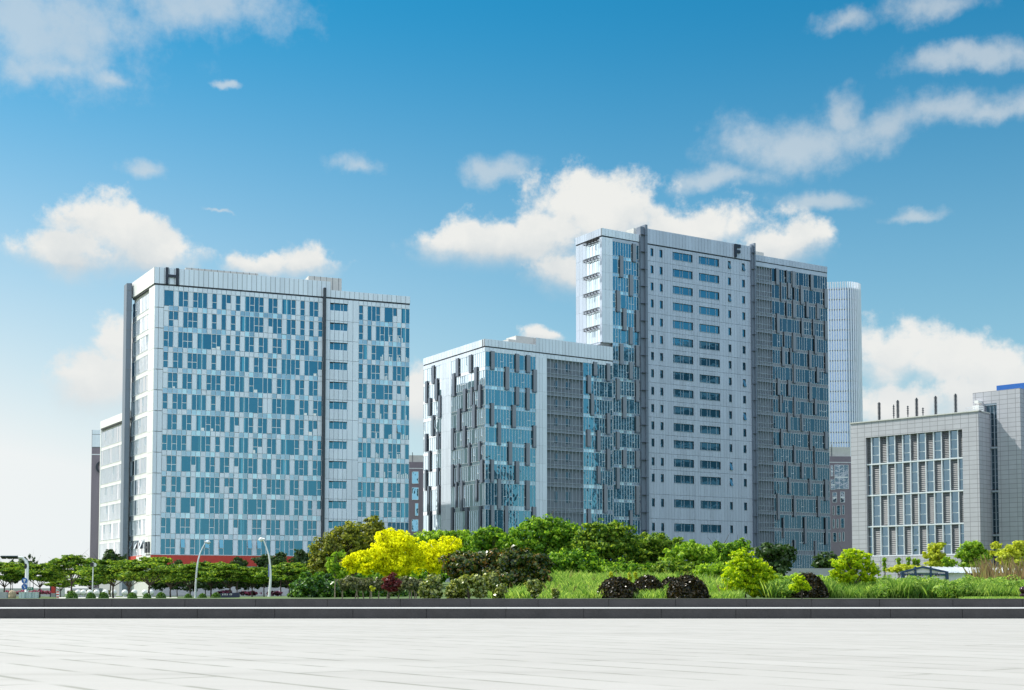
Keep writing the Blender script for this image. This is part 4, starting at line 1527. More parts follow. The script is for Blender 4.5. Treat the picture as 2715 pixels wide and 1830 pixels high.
# ---------------------------------------------------------------- stone clad building on the right
def stone_building():
    zs = zoomer(2150, 980, 2.529)
    B = xy(at(2593.5, 1090.7, 185))
    zt = at(2593.5, 1090.7, 185).z
    A = same_height(2254.8, 1124, zt)
    F = Face(A, B)
    root = empty('office_building', (B.x, B.y, 0), 'grey stone-clad building with a grid of louvres and glass behind white bars', 'building')
    ux0, ux1 = F.u(*zs(372, 800)), F.u(*zs(1021, 800))
    zw1, zw0 = F.z(*zs(1018, 400)), F.z(*zs(1021, 1240))
    m = MB()
    def slab(u0, u1, z0, z1, d0, d1):
        m.fbox(F, u0, u1, z0, z1, d0, d1)
        # true metric uv on the outer face
        m.uv[-5] = [(u0, z0), (u1, z0), (u1, z1), (u0, z1)]
    slab(0, ux0, 0, zt, -.9, 0); slab(ux1, F.L, 0, zt, -.9, 0)
    slab(ux0, ux1, zw1, zt, -.9, 0); slab(ux0, ux1, 0, zw0, -.9, -.02)
    sd = (Vector((-F.n.x, -F.n.y)))
    C = B + sd * 3.6
    e2 = sd * 14
    m.prism([tuple(A - F.n * .9), tuple(B - F.n * .9 - F.t * .02), tuple(B + e2 - F.t * .02), tuple(A + e2)], 0, zt - .6, 0, 1)
    F2 = Face(B, C)
    m.fquad(F2, 0, F2.L, 0, zt, .015)
    m.fbox(F, -.1, F.L + .1, zt, zt + .14, -.9, .12, 2)
    m.fbox(F2, 0.1, F2.L, zt, zt + .14, -.6, .1, 2)
    m.build('stone_wall', [M['stone'], M['roof'], M['lgrey']], root)
    # louvre and glass grid, a band per storey
    fx = [372, 403, 457, 508, 560, 612, 663, 713, 766, 820, 873, 928, 983, 1021]
    us = [F.u(*zs(x, 700)) for x in fx]
    us[0] = ux0; us[-1] = ux1
    zl = [zw1] + [F.z(*zs(1018, y)) for y in (590, 810, 1030)] + [zw0]
    for r in range(4):
        z1, z0 = zl[r], zl[r + 1]
        for k in range(13):
            if (k + r) % 2:
                w_ = MB()
                for q in range(3):
                    w_.fquad(F, us[k] + .1, us[k + 1] - .1, z0 + (z1 - z0) * q / 3 + .05, z0 + (z1 - z0) * (q + 1) / 3 - .03, -.55)
                    w_.fbox(F, us[k], us[k + 1], z0 + (z1 - z0) * q / 3 - .03, z0 + (z1 - z0) * q / 3 + .05, -.62, -.50, 1)
                w_.build('window', [M['glass_st'], M['mullion']], root)
            else:
                l = MB()
                n = 16
                l.fquad(F, us[k], us[k + 1], z0, z1, -.60, 1)
                for q in range(n):
                    zz = z0 + (z1 - z0) * q / n
                    P = F.P
                    l.quad(P(us[k], zz, -.36), P(us[k + 1], zz, -.36), P(us[k + 1], zz + (z1 - z0) / n * .92, -.52), P(us[k], zz + (z1 - z0) / n * .92, -.52))
                l.build('louvre', [M['louvre'], M['dark']], root)
    b = MB()
    for u in us[1:-1]:
        b.fbox(F, u - .065, u + .065, zw0, zw1, -.6, -.22)
    for z in zl[1:-1]:
        b.fbox(F, ux0, ux1, z - .10, z + .10, -.6, -.19)
    b.fbox(F, ux0, ux1, zw0, zw0 + .14, -.6, -.14)
    b.build('bar_frame', [M['mullion']], root)
    # ---- taller wing, set back
    G0 = C + F.t * -2.0
    G1 = at(2704, 1030, 189.5)
    FG2 = Face(G0, G0 + F.t * 30)
    ua, ub = FG2.u(*zs(1172, 700)), FG2.u(*zs(1255, 700))
    ur = FG2.u(2704, 1030)
    zw = FG2.z(2704, 1029)
    t = MB()
    E = G0 + F.t * ub
    Er = G0 + F.t * ur
    uu = FG2.u(2579, 1044)
    def tslab(u0, u1, z0, z1, d0, d1):
        t.fbox(FG2, u0, u1, z0, z1, d0, d1)
        t.uv[-5] = [(u0, z0), (u1, z0), (u1, z1), (u0, z1)]
    ztop2 = FG2.z(2635, 980 + 225 / 2.529)
    tslab(uu, ua, 0, zw, -.7, 0); tslab(ub, ur, 0, zw, -.7, 0)
    tslab(ua, ub, ztop2, zw, -.7, -.0)
    t.fquad(FG2, ua, ub, 0, ztop2, -.7, 1)
    S0 = G0 + F.t * uu + sd * .7
    t.prism([tuple(S0), tuple(Er + sd * .7), tuple(Er + sd * 16), tuple(S0 + sd * 16)], 0, zw, 0, 2)
    F3 = Face(Er, Er + sd * 12)
    t.fquad(F3, 0.0, 12, 0, zw, .02)
    t.build('stair_wing', [M['stone'], M['dark'], M['roof']], root)
    gl = MB()
    k = 0
    zz = ztop2
    while zz > 1:
        gl.fquad(FG2, ua + .15, ub - .1, max(zz - 5.9, 0), zz - .25, -.45)
        for q in range(6):
            gl.fbox(FG2, ua + .15, ub - .1, zz - .25 - q * .95 - .04, zz - .25 - q * .95, -.5, -.40, 1)
        gl.fbox(FG2, ua, ub, zz - .25, zz, -.6, -.05, 1)
        zz -= 6.15
    for u in (ua + .1, (ua + ub) / 2 - .2, (ua + ub) / 2 + .35, ub - .12):
        gl.fbox(FG2, u - .05, u + .05, 0, ztop2, -.5, -.30, 1)
    gl.build('stair_window', [M['glass_dark'], M['screen_bar']], root)
    # blue roof housing
    bl = MB()
    F4 = Face(G0 + sd * 2, G0 + sd * 2 + F.t * 30)
    bl.fbox(F4, F4.u(2642, 1022), F4.u(2760, 1015), zw, F4.z(2701, 1016.5), -6, 0)
    bl.build('roof_housing', [M['blue']], root)
    # railing
    rl = MB()
    for f in (.3, .6, .9):
        rl.fbox(F, F.L * .86, F.L * .99, zt + f, zt + f + .05, -2.05, -2.0)
    for k in range(5):
        u = F.L * (.86 + .13 * k / 4)
        rl.fbox(F, u, u + .05, zt, zt + .95, -2.05, -2.0)
    rl.build('railing', [M['mullion']], root)
    hut = MB()
    hut.fbox(F, F.u(2560, 1080), F.u(2577, 1080), zt, F.z(2568, 1071), -4, -2.2, 0)
    hut.fbox(F, F.u(2563, 1080), F.u(2574, 1080), zt + 1.9, F.z(2568, 1064), -3.8, -2.4, 0)
    hut.build('roof_hut', [M['white']], root)
    return root, F, zt, sd
M['glass_st'] = glass('stone_window_glass', (0.30, 0.46, 0.58), (0.012, 0.022, 0.032), 0.55, 0.06)
rootS, FS, zS, sdS = stone_building()

# insulator masts on that roof, each free standing
mast_spec = [(2331, 1067, 6, 'leftmost and shortest-looking tall'), (2380.5, 1061, 5, 'second tall'), (2430.5, 1055, 5, 'third tall'), (2481, 1050, 5, 'fourth tall'), (2534, 1044, 5, 'rightmost tall')]
def mast(px, py, small, label):
    Yb = 0
    back = 1.4 if small else .7
    Fm = Face(FS.A + sdS * back, FS.A + sdS * back + FS.t * FS.L)
    u = Fm.u(px, 1090)
    z1 = Fm.z(px, py)
    p = Fm.P(u, zS, 0)
    root = empty('antenna_mast', tuple(p), label, 'mast', 'ribbed masts along the stone building roof')
    m = MB()
    h = z1 - zS + .6
    r = .16 if small else .24
    m.tube([(0, 0, -.6), (0, 0, h - .6)], [r * .45, r * .45], 8)
    k = .0
    while k < h - .7:
        if not small or k > h * .25:
            m.tube([(0, 0, k), (0, 0, k + .10)], [r, r * .9], 10)
        k += .19 if not small else .26
    m.build('ribbed_pole', [M['dark']], root, local=True)
for (px, py, _, nm) in mast_spec:
    mast(px, py, False, nm + ' ribbed black mast on the parapet of the stone building')
for px, py, nm in ((2369.5, 1073, 'left'), (2407, 1076, 'middle'), (2447, 1081, 'right')):
    mast(px, py, True, 'short thin ribbed mast on the stone building roof, %s one of three' % nm)
#VEG
# ================================================================== opposite blocks (mirrored in the glass)
def opposite(x, y, sx, sy, h, label):
    root = empty('office_building', (x, y, 0), label, 'building')
    b = MB()
    b.box(x - sx / 2, x + sx / 2, y - sy / 2, y + sy / 2, 0, h)
    b.build('wall', [M['slab']], root)
    g = MB()
    z = 4.0
    while z < h - 4:
        g.box(x - sx / 2 - .05, x + sx / 2 + .05, y - sy / 2 - .05, y + sy / 2 + .05, z, z + 2.3)
        z += 4.1
    g.build('window_strip', [M['glass_dark']], root)
opposite(172, 268, 40, 40, 82, 'tall dark office block outside the picture, far right of the grey tower')
opposite(84, 146, 36, 36, 24, 'low dark office block outside the picture, nearest on the right')
opposite(150, 190, 44, 36, 44, 'lower dark office block outside the picture, right of the stone building')

# ================================================================== vegetation
def px_blobs(ells, Y, ydepth=1.0):
    """ellipses measured on the photo -> ellipsoids standing at depth Y"""
    out = []
    for e in ells:
        cx, cy, rx, ry = e[:4]
        dY = e[4] if len(e) > 4 else 0.0
        p = at(cx, cy, Y + dY)
        k = (Y + dY) / FPX
        out.append((p.x, p.y, p.z, rx * k, (rx * 0.6 + ry * 0.4) * k * ydepth, ry * k))
    return out

def plant(name, label, cat, ells, Y, leaf, g, base=None, trunk=None, cover=2.4, clump=.30, flat=.75, seed=1, group=None, bark='bark', shell=.55, aspect=1.6, stems=None, part='crown', tpart='trunk'):
    bl = px_blobs(ells, Y)
    if base is None:
        bx = sum(b[0] * b[3] for b in bl) / sum(b[3] for b in bl)
        by = Y
    else:
        q = at(base, 1580, Y); bx, by = q.x, q.y
    bz = tz(bx, by)
    root = empty(name, (bx, by, bz), label, cat, group)
    loc = [(b[0] - bx, b[1] - by, b[2] - bz, b[3], b[4], b[5]) for b in bl]
    V = leaf_cloud(loc, leaf, cover, clump, flat, seed, shell, aspect)
    V[:, 2] = np.maximum(V[:, 2], 0.0)
    quads_obj(part, V, G[g], root)
    if trunk:
        tg = [(b[0], b[1], b[2]) for b in loc]
        limb_mesh((0, 0, 0), tg, trunk, seed).build(tpart, M[bark], root, local=True)
    if stems:
        rr = random.Random(seed)
        for k in range(stems[0]):
            m = MB()
            x = rr.uniform(-1, 1) * stems[1]
            b = rr.choice(loc)
            m.tube([(x, rr.uniform(-.1, .1), -.1), (x * 1.2 + rr.uniform(-.05, .05), 0, b[2] * .5), (x * .5 + b[0] * .6, b[1] * .5, b[2])], [stems[2], stems[2] * .85, stems[2] * .5], 6)
            m.build(tpart, M[bark], root, local=True)
    return root

# ---- round clipped maroon bushes
def round_bush(cx, top, rx, Y, label, seed):
    ry = (1592 - top)
    return plant('round_bush', label, 'bush', [(cx, 1592, rx, ry)], Y, .05, 'maroon', cover=5.0, clump=.16, flat=1, seed=seed, group='clipped round bushes behind the step', shell=.93, part='foliage')
round_bush(1637, 1533, 54, 44.5, 'clipped dark round bush, leftmost of the four together on the grass', 51)
round_bush(1717, 1529, 45, 46.0, 'clipped dark round bush, second from left of the four together', 52)
round_bush(1778, 1533, 33, 49.5, 'smaller brown round bush peeping out behind two larger ones', 53)
round_bush(1823, 1529, 54, 44.0, 'clipped dark round bush, rightmost of the four together', 54)
round_bush(2140, 1524, 53, 46.0, 'clipped dark round bush standing alone behind the little lime shrub', 55)

# ---- left clump
plant('hedge', 'long dark glossy hedge at the left end of the planted mound', 'hedge', [(815, 1568, 52, 48), (872, 1560, 62, 50, .6), (935, 1565, 62, 44, 1), (1005, 1570, 62, 40, 1.5), (1075, 1572, 55, 36, 2), (1130, 1572, 40, 34, 2)],
      50, .085, 'hedge', cover=4.2, clump=.2, flat=.8, seed=2, shell=.75, part='foliage')
plant('broad_tree', 'broad olive-green tree with a domed crown behind the yellow trees', 'tree',
      [(880, 1470, 62, 66), (930, 1440, 70, 58), (985, 1412, 52, 40, 1.5), (1000, 1450, 60, 60, 1), (858, 1505, 40, 40, -.5), (955, 1490, 70, 45, 1), (905, 1512, 60, 35)],
      74, .12, 'olive', trunk=.16, cover=2.4, clump=.20, flat=.8, seed=3, shell=.65)
YW = 63
plant('yellow_tree', 'bright yellow tree, tallest of the yellow ones, above the red maple', 'tree',
      [(1040, 1440, 62, 38), (1000, 1475, 48, 40, -.6), (1085, 1465, 52, 48, .6), (1045, 1490, 64, 40), (1015, 1430, 26, 28), (965, 1500, 44, 26, -.4), (1050, 1515, 50, 18)],
      YW, .085, 'yellow', base=1040, trunk=.10, cover=1.9, clump=.19, flat=.7, seed=4, shell=.5, group='bright yellow trees')
plant('yellow_tree', 'bright yellow tree at the right end of the yellow group', 'tree',
      [(1150, 1460, 58, 32, .5), (1195, 1447, 36, 28, 1), (1135, 1490, 55, 35), (1185, 1480, 38, 32, .5)],
      65, .085, 'yellow', base=1132, trunk=.08, cover=1.9, clump=.19, flat=.7, seed=5, shell=.5, group='bright yellow trees')
plant('yellow_tree', 'smaller golden-yellow tree at the left end of the yellow group', 'tree',
      [(935, 1488, 34, 22), (958, 1478, 30, 22, .5), (925, 1510, 22, 14)],
      60, .08, 'yellow', base=935, trunk=.06, cover=2.6, clump=.26, flat=.7, seed=6, group='bright yellow trees')
plant('young_tree', 'slim young green tree on a thin bare stem before the olive tree', 'tree',
      [(890, 1500, 22, 20), (905, 1470, 9, 14), (880, 1488, 16, 12), (900, 1520, 22, 18), (888, 1470, 8, 8)], 47, .085, 'fresh', base=888, trunk=.022, cover=1.9, clump=.34, seed=7, bark='palebark')
for k, (cx, w_, y0, n) in enumerate([(922, 28, 1545, 2), (965, 32, 1548, 3), (1006, 22, 1550, 2), (1082, 30, 1545, 3), (1045, 24, 1556, 2), (1108, 22, 1552, 2)]):
    plant('multi_stem_shrub', ['grey-green shrub on bare stems, leftmost of the low row', 'grey-green shrub on bare stems, second from left in the low row', 'grey-green shrub on bare stems with a yellow tuft beside it, left of the maple',
          'grey-green shrub on bare stems, just right of the red maple', 'low grey-green shrub directly beneath the red maple', 'grey-green shrub on bare stems at the right end of the low row'][k], 'shrub',
          [(cx, y0, w_, 20), (cx - w_ * .4, y0 + 6, w_ * .6, 14), (cx + w_ * .45, y0 + 4, w_ * .6, 15)], 42 + .6 * k, .06, 'scrub', base=cx, cover=1.8, clump=.3, seed=20 + k, stems=(n, .25, .025), bark='palebark', group='row of small shrubs on bare stems', tpart='stem')
plant('red_maple', 'small dark red maple in front of the yellow trees', 'tree', [(1035, 1540, 22, 14), (1052, 1548, 16, 14), (1022, 1556, 12, 10), (1042, 1526, 9, 10), (1040, 1562, 18, 8)], 41, .05, 'maple', base=1030, trunk=.025, cover=2.2, clump=.3, seed=9)
plant('golden_tuft', 'little yellow-leaved tuft among the bare stems', 'shrub', [(989, 1562, 7, 7), (984, 1557, 5, 4)], 40.5, .045, 'gold', base=988, stems=(1, .02, .018), cover=1.8, seed=10, bark='palebark', tpart='stem', part='foliage')

# ---- middle
plant('glossy_shrub', 'big dark glossy shrub with orange leaf tips in the middle', 'shrub',
      [(1225, 1500, 55, 42), (1290, 1492, 60, 42, .4), (1360, 1490, 62, 46), (1420, 1500, 45, 42, .3), (1330, 1528, 80, 36), (1410, 1530, 50, 30), (1240, 1530, 55, 30, .5), (1380, 1545, 60, 20)],
      52, .08, 'glossy', trunk=.07, base=1375, cover=3.4, clump=.24, seed=11, shell=.65, part='foliage')
for k, (els, lab) in enumerate([
    ([(1145, 1545, 30, 26), (1150, 1570, 28, 22), (1130, 1565, 22, 25)], 'pale-flecked waxy shrub, leftmost of the low clump before the dark shrub'),
    ([(1212, 1567, 28, 20), (1230, 1572, 22, 18), (1195, 1575, 20, 16)], 'low rounded waxy shrub right at the step, second in the clump'),
    ([(1232, 1545, 36, 20), (1270, 1545, 24, 26), (1275, 1570, 22, 20)], 'pale-flecked waxy shrub in the middle of the low clump'),
    ([(1302, 1540, 26, 26), (1310, 1558, 22, 16)], 'taller waxy shrub with a bare foot at the right of the clump'),
    ([(1330, 1563, 18, 18), (1322, 1575, 16, 14)], 'thin olive shrub on the right edge of the low clump'),
    ([(1417, 1550, 26, 14), (1418, 1566, 20, 12), (1416, 1577, 12, 10)], 'cup-shaped clipped shrub alone at the edge of the grass'),
    ([(1473, 1568, 12, 12), (1473, 1580, 11, 10)], 'tiny upright clipped shrub between the cup-shaped shrub and the dark bushes')]):
    plant('waxy_shrub', lab, 'shrub', els, 41.5 + .35 * ((k * 3) % 5), .058, 'pale', cover=2.8, clump=.24, seed=30 + k, stems=(2, .18, .025) if k not in (1, 5, 6) else (1, .02, .035), group='pale-leaved shrubs by the step', part='foliage', tpart='stem')

# ---- the wood on the mound
wood = [
    ([(1300, 1425, 48, 34), (1270, 1445, 44, 36), (1335, 1445, 40, 36)], 92, 'green', 'dark green tree at the left end of the wood, above the dark glossy shrub'),
    ([(1180, 1425, 50, 26), (1135, 1428, 40, 20), (1220, 1450, 45, 30), (1225, 1425, 40, 22), (1185, 1475, 60, 32), (1130, 1495, 60, 34), (1215, 1500, 50, 30), (1090, 1440, 34, 20)], 96, 'fresh', 'yellow-green tree showing over the top of the yellow trees'),
    ([(1440, 1405, 80, 36), (1380, 1430, 62, 42), (1500, 1415, 60, 40), (1440, 1450, 80, 40), (1425, 1388, 40, 18), (1520, 1450, 60, 40)], 88, 'green', 'tallest and widest green tree of the wood on the mound'),
    ([(1590, 1415, 56, 36), (1640, 1410, 52, 34), (1600, 1450, 66, 40), (1545, 1440, 40, 36), (1660, 1445, 50, 36), (1610, 1490, 60, 30)], 86, 'street', 'broad mid-green tree in the middle of the wood'),
    ([(1530, 1490, 66, 42), (1560, 1520, 44, 24), (1475, 1495, 50, 36)], 80, 'green', 'dark low tree at the front of the wood, left of the round bushes'),
    ([(1740, 1440, 56, 36), (1700, 1455, 52, 40), (1780, 1455, 50, 32), (1730, 1490, 60, 36), (1670, 1490, 44, 36)], 88, 'street', 'light green feathery tree right of the centre of the wood'),
    ([(1830, 1458, 48, 26), (1865, 1470, 44, 26), (1800, 1485, 56, 34), (1850, 1500, 46, 26)], 84, 'fresh', 'slender light green tree with thin branches at the right of the wood'),
    ([(1925, 1462, 44, 26), (1960, 1450, 40, 22), (1915, 1490, 36, 34), (1900, 1445, 14, 14)], 94, 'green', 'fresh green tree behind the lime tree, up to its top left'),
    ([(2040, 1462, 50, 30), (2075, 1480, 40, 32), (2050, 1510, 54, 30), (2090, 1460, 22, 18)], 74, 'dark', 'dark green tree behind the lime tree on its right'),
    ([(2190, 1487, 32, 26), (2170, 1497, 24, 18), (2215, 1495, 26, 22)], 150, 'dark', 'dark round tree far back at the foot of the tall tower'),
]
for k, (els, Y, g, lab) in enumerate(wood):
    plant('wood_tree', lab, 'tree', els, Y, .135 if Y < 120 else .25, g, trunk=.11, cover=1.8, clump=.19, flat=.6, seed=60 + k, group='trees of the wood on the mound', shell=.5)
for k, (els, Y, g, lab) in enumerate([
    ([(1500, 1522, 60, 26), (1545, 1512, 50, 30)], 84, 'dark', 'dark undergrowth bush at the left foot of the wood'),
    ([(1640, 1512, 70, 30), (1700, 1516, 50, 26)], 83, 'green', 'dark undergrowth bush behind the first two round bushes'),
    ([(1770, 1512, 60, 28), (1820, 1518, 56, 24)], 82, 'street', 'undergrowth bush behind the rightmost round bush'),
    ([(1885, 1514, 50, 28), (1925, 1520, 40, 24)], 80, 'fresh', 'light undergrowth bush left behind the lime tree'),
    ([(1080, 1535, 70, 26), (1010, 1530, 60, 26), (1140, 1530, 50, 26)], 68, 'green', 'green bush filling the space under the yellow trees'),
    ([(2120, 1540, 50, 20), (2180, 1545, 50, 20), (2070, 1545, 50, 22)], 60, 'fresh', 'feathery green bush behind the lone dark round bush')]):
    plant('undergrowth_bush', lab, 'bush', els, Y, .11, g, cover=2.2, clump=.2, flat=.7, seed=160 + k, group='undergrowth of the mound', part='foliage', shell=.55)
plant('lime_tree', 'bright lime-green tree standing right of the round bushes', 'tree',
      [(1968, 1480, 38, 26), (1990, 1505, 56, 34), (1950, 1520, 42, 34), (1985, 1545, 62, 34), (2025, 1525, 36, 30), (1945, 1560, 34, 26), (2010, 1568, 40, 18), (1920, 1575, 12, 10)],
      47, .062, 'lime', base=1975, trunk=.055, cover=1.9, clump=.22, flat=.6, seed=80, shell=.45)
plant('leafy_tree', 'lone yellow-green tree with a visible forked trunk, before the stone building', 'tree',
      [(2250, 1470, 30, 20), (2285, 1478, 30, 20), (2225, 1495, 30, 18), (2262, 1500, 44, 24), (2305, 1505, 26, 22), (2215, 1520, 24, 16), (2250, 1530, 40, 18), (2300, 1530, 28, 16), (2320, 1515, 14, 14)],
      48, .07, 'lime', base=2262, trunk=.05, cover=1.35, clump=.28, flat=.5, seed=81, shell=.45)
plant('lime_shrub', 'little lime-green shrub in front of the lone dark round bush', 'shrub', [(2118, 1538, 18, 12), (2130, 1552, 22, 14), (2108, 1558, 18, 12), (2138, 1560, 12, 9)], 42, .055, 'lime', base=2126, trunk=.018, cover=1.7, clump=.3, seed=82, part='foliage', tpart='stem')
for k, (cx, cy) in enumerate(((1620, 1522), (1668, 1526), (1684, 1524))):
    plant('sprout', ['yellow sprig rising behind the leftmost round bush', 'yellow sprig between the first two round bushes, left one', 'yellow sprig between the first two round bushes, right one'][k], 'plant', [(cx, cy, 5, 9), (cx + 3, cy + 8, 6, 8)], 50, .05, 'gold', cover=1.8, seed=90 + k, stems=(1, .02, .015), part='foliage', tpart='stem')

# ---- right hand side
right = [
    ('garden_tree', [(2485, 1452, 26, 14), (2478, 1472, 34, 14), (2490, 1490, 38, 14), (2470, 1500, 24, 10)], 105, 'gold', 'layered green and gold tree left of centre before the stone building'),
    ('garden_tree', [(2518, 1495, 20, 12), (2508, 1484, 12, 10)], 100, 'fresh', 'small green tree tucked between the gold tree and the light green tree'),
    ('garden_tree', [(2585, 1450, 34, 20), (2560, 1470, 34, 22), (2600, 1475, 36, 24), (2575, 1495, 40, 18)], 104, 'fresh', 'light green rounded tree behind the low pavilion roof'),
    ('garden_tree', [(2640, 1446, 16, 10), (2636, 1466, 14, 8)], 98, 'gold', 'small golden tree clipped like a mushroom, before the stair wing'),
    ('garden_tree', [(2680, 1462, 30, 22), (2705, 1455, 30, 26), (2660, 1480, 28, 18), (2700, 1490, 36, 22)], 92, 'gold', 'golden bushy tree at the right edge of the picture'),
    ('garden_tree', [(2395, 1506, 34, 10), (2425, 1508, 30, 9), (2370, 1512, 20, 8)], 96, 'gold', 'low yellow bush left of the pavilion'),
]
for k, (nm, els, Y, g, lab) in enumerate(right):
    plant(nm, lab, 'tree' if k != 5 else 'bush', els, Y, .16, g, trunk=.05, cover=2.2, clump=.27, flat=.6, seed=100 + k, shell=.55)
for k, (x, top, w_) in enumerate(((2345, 1481, 7), (2383, 1479, 7), (2410, 1478, 6), (2424, 1482, 6), (2434, 1484, 7))):
    plant('vine_post', ['leftmost', 'second from left', 'middle', 'fourth from left', 'rightmost'][k] + ' of five leafy climbing plants on posts before the stone base', 'plant',
          [(x, top + 4, w_, 6), (x - 1, top + 14, w_ * .7, 9), (x + 1, top + 26, w_ * .6, 10)], 100, .12, 'fresh', base=x, trunk=.05, cover=2.2, clump=.35, seed=110 + k, group='climbing plants on posts', part='foliage', tpart='post')

# ---- grass and tall weeds
def tuft_field(name, pts, h, g, n_each=3, wdt=.02, lean=.35, seed=1, label=None, patchy=False):
    rng = np.random.default_rng(seed)
    P = np.repeat(np.array(pts), n_each, axis=0)
    n = len(P)
    P = P + np.concatenate([rng.normal(size=(n, 2)) * .10, np.zeros((n, 1))], axis=1)
    H = h * rng.uniform(.5, 1.15, size=(n, 1))
    if patchy:
        H *= (1 + .28 * np.sin(P[:, :1] * 1.9 + 1.3 * np.sin(P[:, 1:2] * 1.1)) * np.sin(P[:, 1:2] * 1.5 + P[:, :1] * .6) + .12 * np.sin(P[:, :1] * 5.3))
    a = rng.uniform(0, 2 * math.pi, size=n)
    side = np.stack([np.cos(a), np.sin(a), np.zeros(n)], axis=1) * wdt
    ln = rng.normal(size=(n, 3)) * lean * H
    ln[:, 2] = 0
    up = np.concatenate([np.zeros((n, 2)), H], axis=1)
    V = np.stack([P - side, P + side, P + up * .6 + ln * .4 + side * .8, P + up + ln], axis=1).reshape(-1, 3)
    return tag(quads_obj(name, V, G[g]), kind='stuff')

def scatter(n, x0, x1, Y0, Y1, seed, bottom=1590):
    """random ground points between two photo columns and two distances"""
    r = random.Random(seed)
    out = []
    for _ in range(n):
        Y = Y0 * (Y1 / Y0) ** r.random()
        px = r.uniform(x0, x1)
        q = at(px, 1580, Y)
        out.append((q.x, q.y, tz(q.x, q.y) - .02))
    return out
tuft_field('grass', scatter(30000, 1310, 1960, 44, 84, 1), .27, 'grass', 3, .011, .4, 1, patchy=True)
tuft_field('wild_grass', scatter(2600, 1330, 1960, 46, 82, 6), .42, 'weed', 3, .010, .4, 6, patchy=True)
tuft_field('dry_stalks', scatter(160, 1340, 1950, 46, 80, 7), .55, 'reed', 2, .010, .25, 7)
tuft_field('meadow_grass', scatter(30000, 2040, 2760, 46, 70, 2), .50, 'weed', 4, .008, .33, 2, patchy=True)
tuft_field('lawn_grass', scatter(2200, 2560, 2720, 37.2, 41, 3), .10, 'grass', 3, .010, .4, 3)
def weeds():
    r = random.Random(8)
    bl = []
    for _ in range(230):
        px = r.uniform(2060, 2760); Y = r.uniform(45.5, 62)
        q = at(px, 1580, Y)
        h = r.uniform(.30, .72)
        if abs(px - 2262) < 60 and Y < 50: continue
        bl.append((q.x, q.y, tz(q.x, q.y) + h * .55, h * 1.0, h * 1.0, h * .62))
    V = leaf_cloud(bl, .045, 1.1, .34, .9, 5, .3, 3.0)
    tag(quads_obj('weeds', V, G['weed']), kind='stuff')
weeds()
tuft_field('reeds', scatter(260, 2590, 2760, 64, 82, 4), 1.9, 'reed', 3, .016, .16, 4)

# ================================================================== street on the left
YS = 165.0
def street_tree(seed, kind):
    """layered crown about 5 m high on a forked trunk, built at the origin"""
    rr = random.Random(seed)
    bl = []
    if kind == 0:
        lay = [(0, 0, 3.6, 2.3, .55), (-1.7, .3, 3.1, 1.7, .5), (1.8, -.2, 3.2, 1.7, .5), (.3, .4, 4.2, 1.7, .4), (-.8, -.5, 2.6, 1.9, .4), (1.3, .5, 2.55, 1.7, .4), (-1.2, 0, 3.9, 1.2, .35)]
    elif kind == 1:
        lay = [(0, 0, 3.3, 2.5, .6), (-2.0, 0, 2.8, 1.5, .45), (1.9, .2, 2.9, 1.7, .45), (-.6, .2, 4.0, 1.8, .45), (.9, -.3, 4.15, 1.3, .35), (.2, .2, 2.5, 2.2, .4)]
    else:
        lay = [(0, 0, 4.4, 1.9, .5), (-1.5, .2, 3.8, 1.5, .45), (1.6, -.2, 3.9, 1.6, .5), (.2, 0, 5.1, 1.3, .45), (1.3, .4, 4.7, 1.1, .4), (-1.0, -.3, 4.7, 1.1, .4), (0, .4, 3.3, 1.4, .4)]
    for (x, y, z, r, h) in lay:
        bl.append((x + rr.uniform(-.15, .15), y, z, r, r * .95, h))
    root = empty('street_tree', (0, 0, 0), '', 'tree', 'clipped street trees along the left side')
    V = leaf_cloud(bl, .14, 1.8, .24, .38, seed, .30, 2.0)
    quads_obj('crown', V, G['street'], root)
    limb_mesh((0, 0, 0), [(b[0] * .9, b[1], b[2]) for b in bl], .085, seed, fork=.42).build('trunk', M['bark'], root, local=True)
    return root
protos = [street_tree(201, 0), street_tree(202, 1), street_tree(203, 2)]
used = [False] * 3
SP = [  # px, distance, kind, scale, label
    (12, 150, 0, 1.0, 'street tree cut by the left picture edge, trunk beside the yellow rock panel'),
    (105, 158, 1, .95, 'street tree just right of the white boxes and the signal post'),
    (160, 178, 1, .8, 'small street tree next to the red and white striped post'),
    (189, 152, 2, 1.0, 'tallest street tree, wide crown on a V-shaped trunk, left of the slim white post'),
    (300, 150, 1, 1.12, 'dense street tree first to the right of the slim white post'),
    (342, 172, 0, .92, 'street tree behind the white balls, left of the bright green one'),
    (396, 148, 0, 1.0, 'bright green street tree in front of the pale corner of the left block'),
    (452, 168, 1, .95, 'street tree between the bright green one and the dark street lamp'),
    (503, 155, 0, .98, 'street tree whose crown covers the foot of the grey lamp with right-hand head'),
    (560, 162, 1, 1.0, 'street tree midway between the two street lamps'),
    (609, 150, 0, 1.08, 'street tree standing over the dark blue sign board'),
    (668, 158, 1, .95, 'street tree just left of the white street lamp'),
    (768, 140, 0, .92, 'street tree with feathery layers at the left end of the glossy hedge'),
    (240, 185, 1, .9, 'street tree behind the slim white post'),
]
def put(root, px, Y, s, rz, label, wide=1.0):
    q = at(px, 1580, Y)
    root.location = (q.x, q.y, tz(q.x, q.y))
    root.scale = (s * wide, s * wide, s)
    root.rotation_euler = (0, 0, rz)
    root['label'] = label
rr_ = random.Random(17)
for (px, Y, k, s, lab) in SP:
    o = copy_tree(protos[k]) if used[k] else protos[k]
    used[k] = True
    put(o, px, Y, s * rr_.uniform(.76, 1.02), rr_.uniform(-.5, .5) + (math.pi if rr_.random() < .5 else 0), lab, rr_.uniform(1.12, 1.4))
